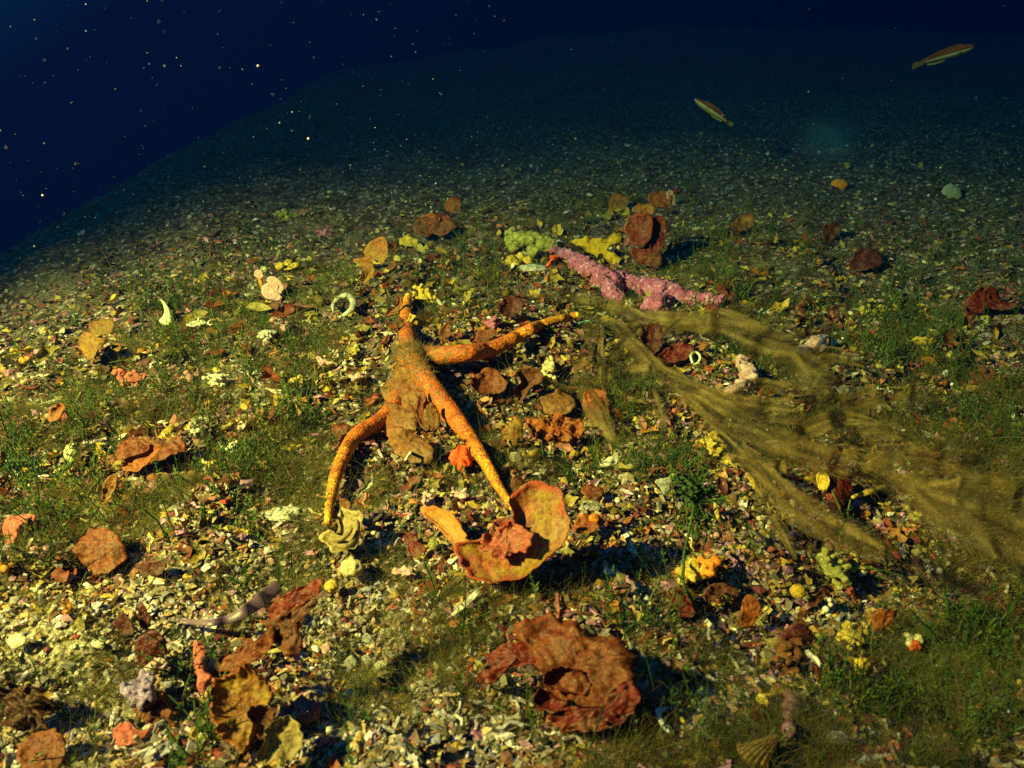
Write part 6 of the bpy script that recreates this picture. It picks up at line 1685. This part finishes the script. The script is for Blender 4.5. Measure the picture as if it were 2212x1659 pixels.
# ------------------------------------------------------------------ the largest of the scattered pieces, one object each
def rel_words(x, y, used, near):
    """which landmark a piece lies by, and on which side of it in the picture"""
    L = sorted(MARKS, key=lambda m: (m[1] - x) ** 2 + (1.3 * (m[2] - y)) ** 2)
    s, mx, my = L[near]
    dx, dy = x - mx, (y - my) * 1.2
    if abs(dx) > 1.8 * abs(dy):
        w_ = 'left of' if dx < 0 else 'right of'
    elif abs(dy) > 1.8 * abs(dx):
        w_ = 'behind' if dy < 0 else 'in front of'
    else:
        w_ = ('behind and left of' if dx < 0 else 'behind and right of') if dy < 0 else ('in front and left of' if dx < 0 else 'in front and right of')
    far = math.hypot(dx, dy)
    q = 'close ' if far < 70 else 'well ' if far > 190 else ''
    return q + w_ + ' ' + s

LABELS = set()
def make_label(head, x, y, extras=()):
    for near in (0, 1, 2, 3, 4):
        for e in ('',) + tuple(extras):
            t = ' '.join((head + ' ' + (e + ' ' if e else '') + rel_words(x, y, None, near)).split())
            if len(t.split()) <= 16 and t not in LABELS:
                LABELS.add(t)
                return t
    L = sorted(MARKS, key=lambda m: (m[1] - x) ** 2 + (1.3 * (m[2] - y)) ** 2)
    for i in range(4):
        for j in range(i + 1, 5):
            t = ' '.join((head + ' between ' + L[i][0] + ' and ' + L[j][0]).split())
            if len(t.split()) <= 16 and t not in LABELS:
                LABELS.add(t)
                return t
    return ' '.join((head + ' ' + rel_words(x, y, None, 0)).split()[:16])

def colour_word(c):
    r, g, b = c
    if g > r * 1.15:
        return 'dark green' if g < .08 else 'green'
    v = (r + g + b) / 3
    if r > 3.2 * g:
        return 'dark red' if r < .24 else 'red'
    if r > 1.9 * g:
        return 'dark brown' if r < .22 else 'orange brown'
    if b > .72 * r and v > .3:
        return 'pinkish white' if r > 1.2 * g else 'white' if v > .5 else 'grey'
    if v > .48:
        return 'cream'
    if b < .45 * g and r > .3:
        return 'mustard yellow'
    return 'beige' if v > .26 else 'olive brown'

def size_word(px):
    return 'tiny' if px < 9 else 'small' if px < 16 else 'medium sized' if px < 26 else 'large'

for o_, gx, gy, gs in GRAINS:
    tag(o_, make_label(('fine' if gs < 2.6 else 'small' if gs < 3.3 else 'coarse') + ' bright white shell grain', gx, gy), 'shell grain', 'bright white grains left of the starfish')
EXCL = []
for short_, mx, my in MARKS:
    EXCL.append((mx, my))
EX = np.array(EXCL)

def individuals(name, cat, group, protos, n, mat, pick, size, tilt, noun, sink, want_y=330, cols=None, inside=True, big=1.0, smooth=False):
    """copies of a few shared meshes, each an object with its own place, turn, size, colour and label"""
    meshes = [raw_mesh(name, V, F, mat, smooth) for V, F in protos]
    P, x, y, d = spots(n * 9, rng, y0=want_y, y1=1650, x0=8, x1=2204, power=.8)
    keep = (rng.uniform(size=len(P)) < pick(x, y) * (.10 + .90 * mound(x, y))) & ~covered(x, y + 18)
    P, x, y, d = P[keep][:n], x[keep][:n], y[keep][:n], d[keep][:n]
    R = rots(len(P), tilt, rng)
    first = None
    for i in range(len(P)):
        s = float(size(d[i]))
        c = cols(x[i], y[i]) if cols else colours(1, np.array([.3]), rng)[0]
        if first is None:
            o = link(name, meshes[0]); first = o
        else:
            o = first.copy(); o.data = meshes[i % len(meshes)]; COL.objects.link(o)
        mw = Matrix([[float(v) for v in row] for row in R[i]]).to_4x4()
        o.rotation_euler = mw.to_euler()
        o.location = (float(P[i, 0]), float(P[i, 1]), float(P[i, 2] + s * sink))
        o.scale = (s, s, s)
        o.color = (*[float(v) for v in c], 1)
        px = s * 1.6 / mpp(P[i])
        up = R[i][2, 2]
        pose = 'lying flat' if up > .93 else 'tilted' if up > .6 else 'standing on edge'
        tag(o, make_label(size_word(px) + ' ' + colour_word(c) + ' ' + noun, x[i], y[i], (pose,)), cat, group)

def pal_pick(pal):
    pal = np.array(pal)
    return lambda x, y: pal[rng.integers(0, len(pal))] * rng.uniform(.75, 1.15)

lum_size = lambda a, b: (lambda d: rng.uniform(a, b) * min(max(d / .85, .60), 1.5))
individuals('shell_chip', 'shell chip', 'shell chips scattered over the seabed', [proto_chip(k + 400) for k in range(9)], 300, M['bits_obj'],
            lambda x, y: .25 + .75 * blobs(x, y, SANDY), lum_size(.0023, .0046), .5, 'shell chip', .25,
            cols=pal_pick([(.62, .55, .32), (.72, .68, .50), (.66, .60, .42), (.52, .40, .18), (.50, .34, .10), (.58, .46, .38), (.42, .40, .34)]))
individuals('pebble', 'pebble', 'pebbles scattered over the seabed', [proto_pebble(k + 430, 2) for k in range(8)], 230, M['bits_obj'],
            lambda x, y: .3 + .7 * blobs(x, y, SANDY), lum_size(.0022, .0044), .5, 'pebble', .2, smooth=True,
            cols=pal_pick([(.46, .38, .18), (.34, .26, .10), (.58, .52, .32), (.40, .24, .06), (.36, .18, .15), (.30, .28, .18), (.55, .40, .10)]))
individuals('blade_fragment', 'alga fragment', 'torn alga blades scattered over the seabed', [proto_blade(k + 460) for k in range(10)], 290, M['blade_obj'],
            lambda x, y: np.clip(.2 + .8 * blobs(x, y, RUST) - .6 * blobs(x, y, SANDY), .02, 1), lum_size(.0042, .0090), .75, 'curled blade of alga', .35, smooth=True,
            cols=pal_pick([(.28, .06, .02), (.38, .15, .02), (.18, .028, .015), (.38, .25, .03), (.17, .07, .02), (.48, .32, .03), (.34, .13, .10), (.13, .06, .02), (.36, .29, .06), (.30, .24, .05)]))
individuals('coral_twig', 'coral twig', 'broken coral twigs scattered over the seabed', [proto_twig(k + 490) for k in range(8)], 150, M['bits_obj'],
            lambda x, y: .5 + .5 * blobs(x, y, SANDY), lum_size(.0035, .0075), .35, 'crooked twig', .2,
            cols=pal_pick([(.60, .54, .32), (.50, .38, .12), (.44, .20, .16), (.56, .50, .36), (.40, .30, .08), (.30, .12, .08)]))
def nodule(seed):
    r = np.random.default_rng(seed)
    g = [lump_geo(r.normal(size=3) * (.5, .5, .25), r.uniform(.3, .55), .3, 2, 1, seed=seed + i) for i in range(6)]
    return join(g)
individuals('coralline_nodule', 'coralline nodule', 'knobby nodules scattered over the seabed', [nodule(k + 520) for k in range(7)], 130, M['bits_obj'],
            lambda x, y: .6 + 0 * x, lum_size(.0042, .0082), .6, 'knobby nodule', .3, smooth=True,
            cols=pal_pick([(.50, .26, .24), (.58, .42, .38), (.60, .56, .36), (.44, .13, .09), (.50, .40, .06), (.54, .22, .02), (.40, .36, .12), (.66, .62, .46), (.56, .30, .34), (.60, .40, .44), (.72, .70, .58)]))

def green_plants():
    """green feathery plants: each a base with its own fronds"""
    P, x, y, d = green_spots(9000, rng, y0=380)
    inside = (x > 10) & (x < 2200) & (y < 1640)
    P, x, y, d = P[inside], x[inside], y[inside], d[inside]
    order = np.argsort(d)[:240] if len(d) < 500 else rng.permutation(len(d))[:240]
    meshes = [raw_mesh('frond', *proto_frond(k + 600), M['frond_obj'], False) for k in range(9)]
    for i in order:
        h = rng.uniform(.024, .046) * (1 + .1 * max(d[i] - .8, 0))
        c = GREENS[rng.integers(0, 5)] * rng.uniform(.8, 1.35)
        px = h / mpp(P[i])
        hw = 'short' if px < 46 else 'tall' if px > 75 else 'feathery'
        nf = int(rng.integers(3, 6))
        fw = {3: 'three fronds', 4: 'four fronds', 5: 'five fronds'}[nf]
        cw = 'bright green' if c[1] > .10 else 'olive green' if c[0] > .6 * c[1] else 'dark green'
        t = thing('green_alga', P[i] - (0, 0, .002), make_label(f'{hw} {cw} weed plant', x[i], y[i], ('with ' + fw,)), 'green alga', 'green feathery weeds growing on the seabed')
        R = rots(nf, .38, rng)
        for j in range(nf):
            o = link('frond', meshes[int(rng.integers(0, 9))], t)
            o.rotation_euler = Matrix([[float(v) for v in row] for row in R[j]]).to_euler()
            o.location = [float(v) for v in rng.normal(size=3) * (.004, .004, 0)]
            s = float(h * rng.uniform(.6, 1.1))
            o.scale = (s, s, s)
            o.color = (*[float(v) for v in c], 1)
green_plants()

# ------------------------------------------------------------------ specks adrift in the water
def build_snow():
    V0, F0 = ico(1)
    rg = np.random.default_rng(77)
    x = np.concatenate([rg.uniform(-300, 1100, 720), rg.uniform(-200, 2450, 380)])
    y = np.concatenate([rg.uniform(-150, 620, 720), rg.uniform(-100, 1650, 380)])
    n = len(x)
    H = hit(x, y, fine=False)
    lim = np.where(np.isnan(H[:, 0]), 5.0, project(np.nan_to_num(H))[2])
    t = np.minimum(rg.uniform(.24, 2.6, n), lim * .93)
    P = CAM + ray(x, y) * t[:, None]
    s = t * np.exp(.7 * rg.normal(size=n)) * .00029
    s = np.clip(s, .0002, .0022)
    S3 = s[:, None] * rg.uniform(.6, 1.2, (n, 3))
    C = np.array([(.75, .8, .85), (.7, .65, .5), (.45, .7, .9)])[rg.integers(0, 3, n)] * rg.uniform(.12, 1.0, (n, 1)) ** 1.3
    scatter_mesh('marine_snow', [(V0, F0, rots(n, 1.0, rg), S3, P, C)], M['bits'])
build_snow()
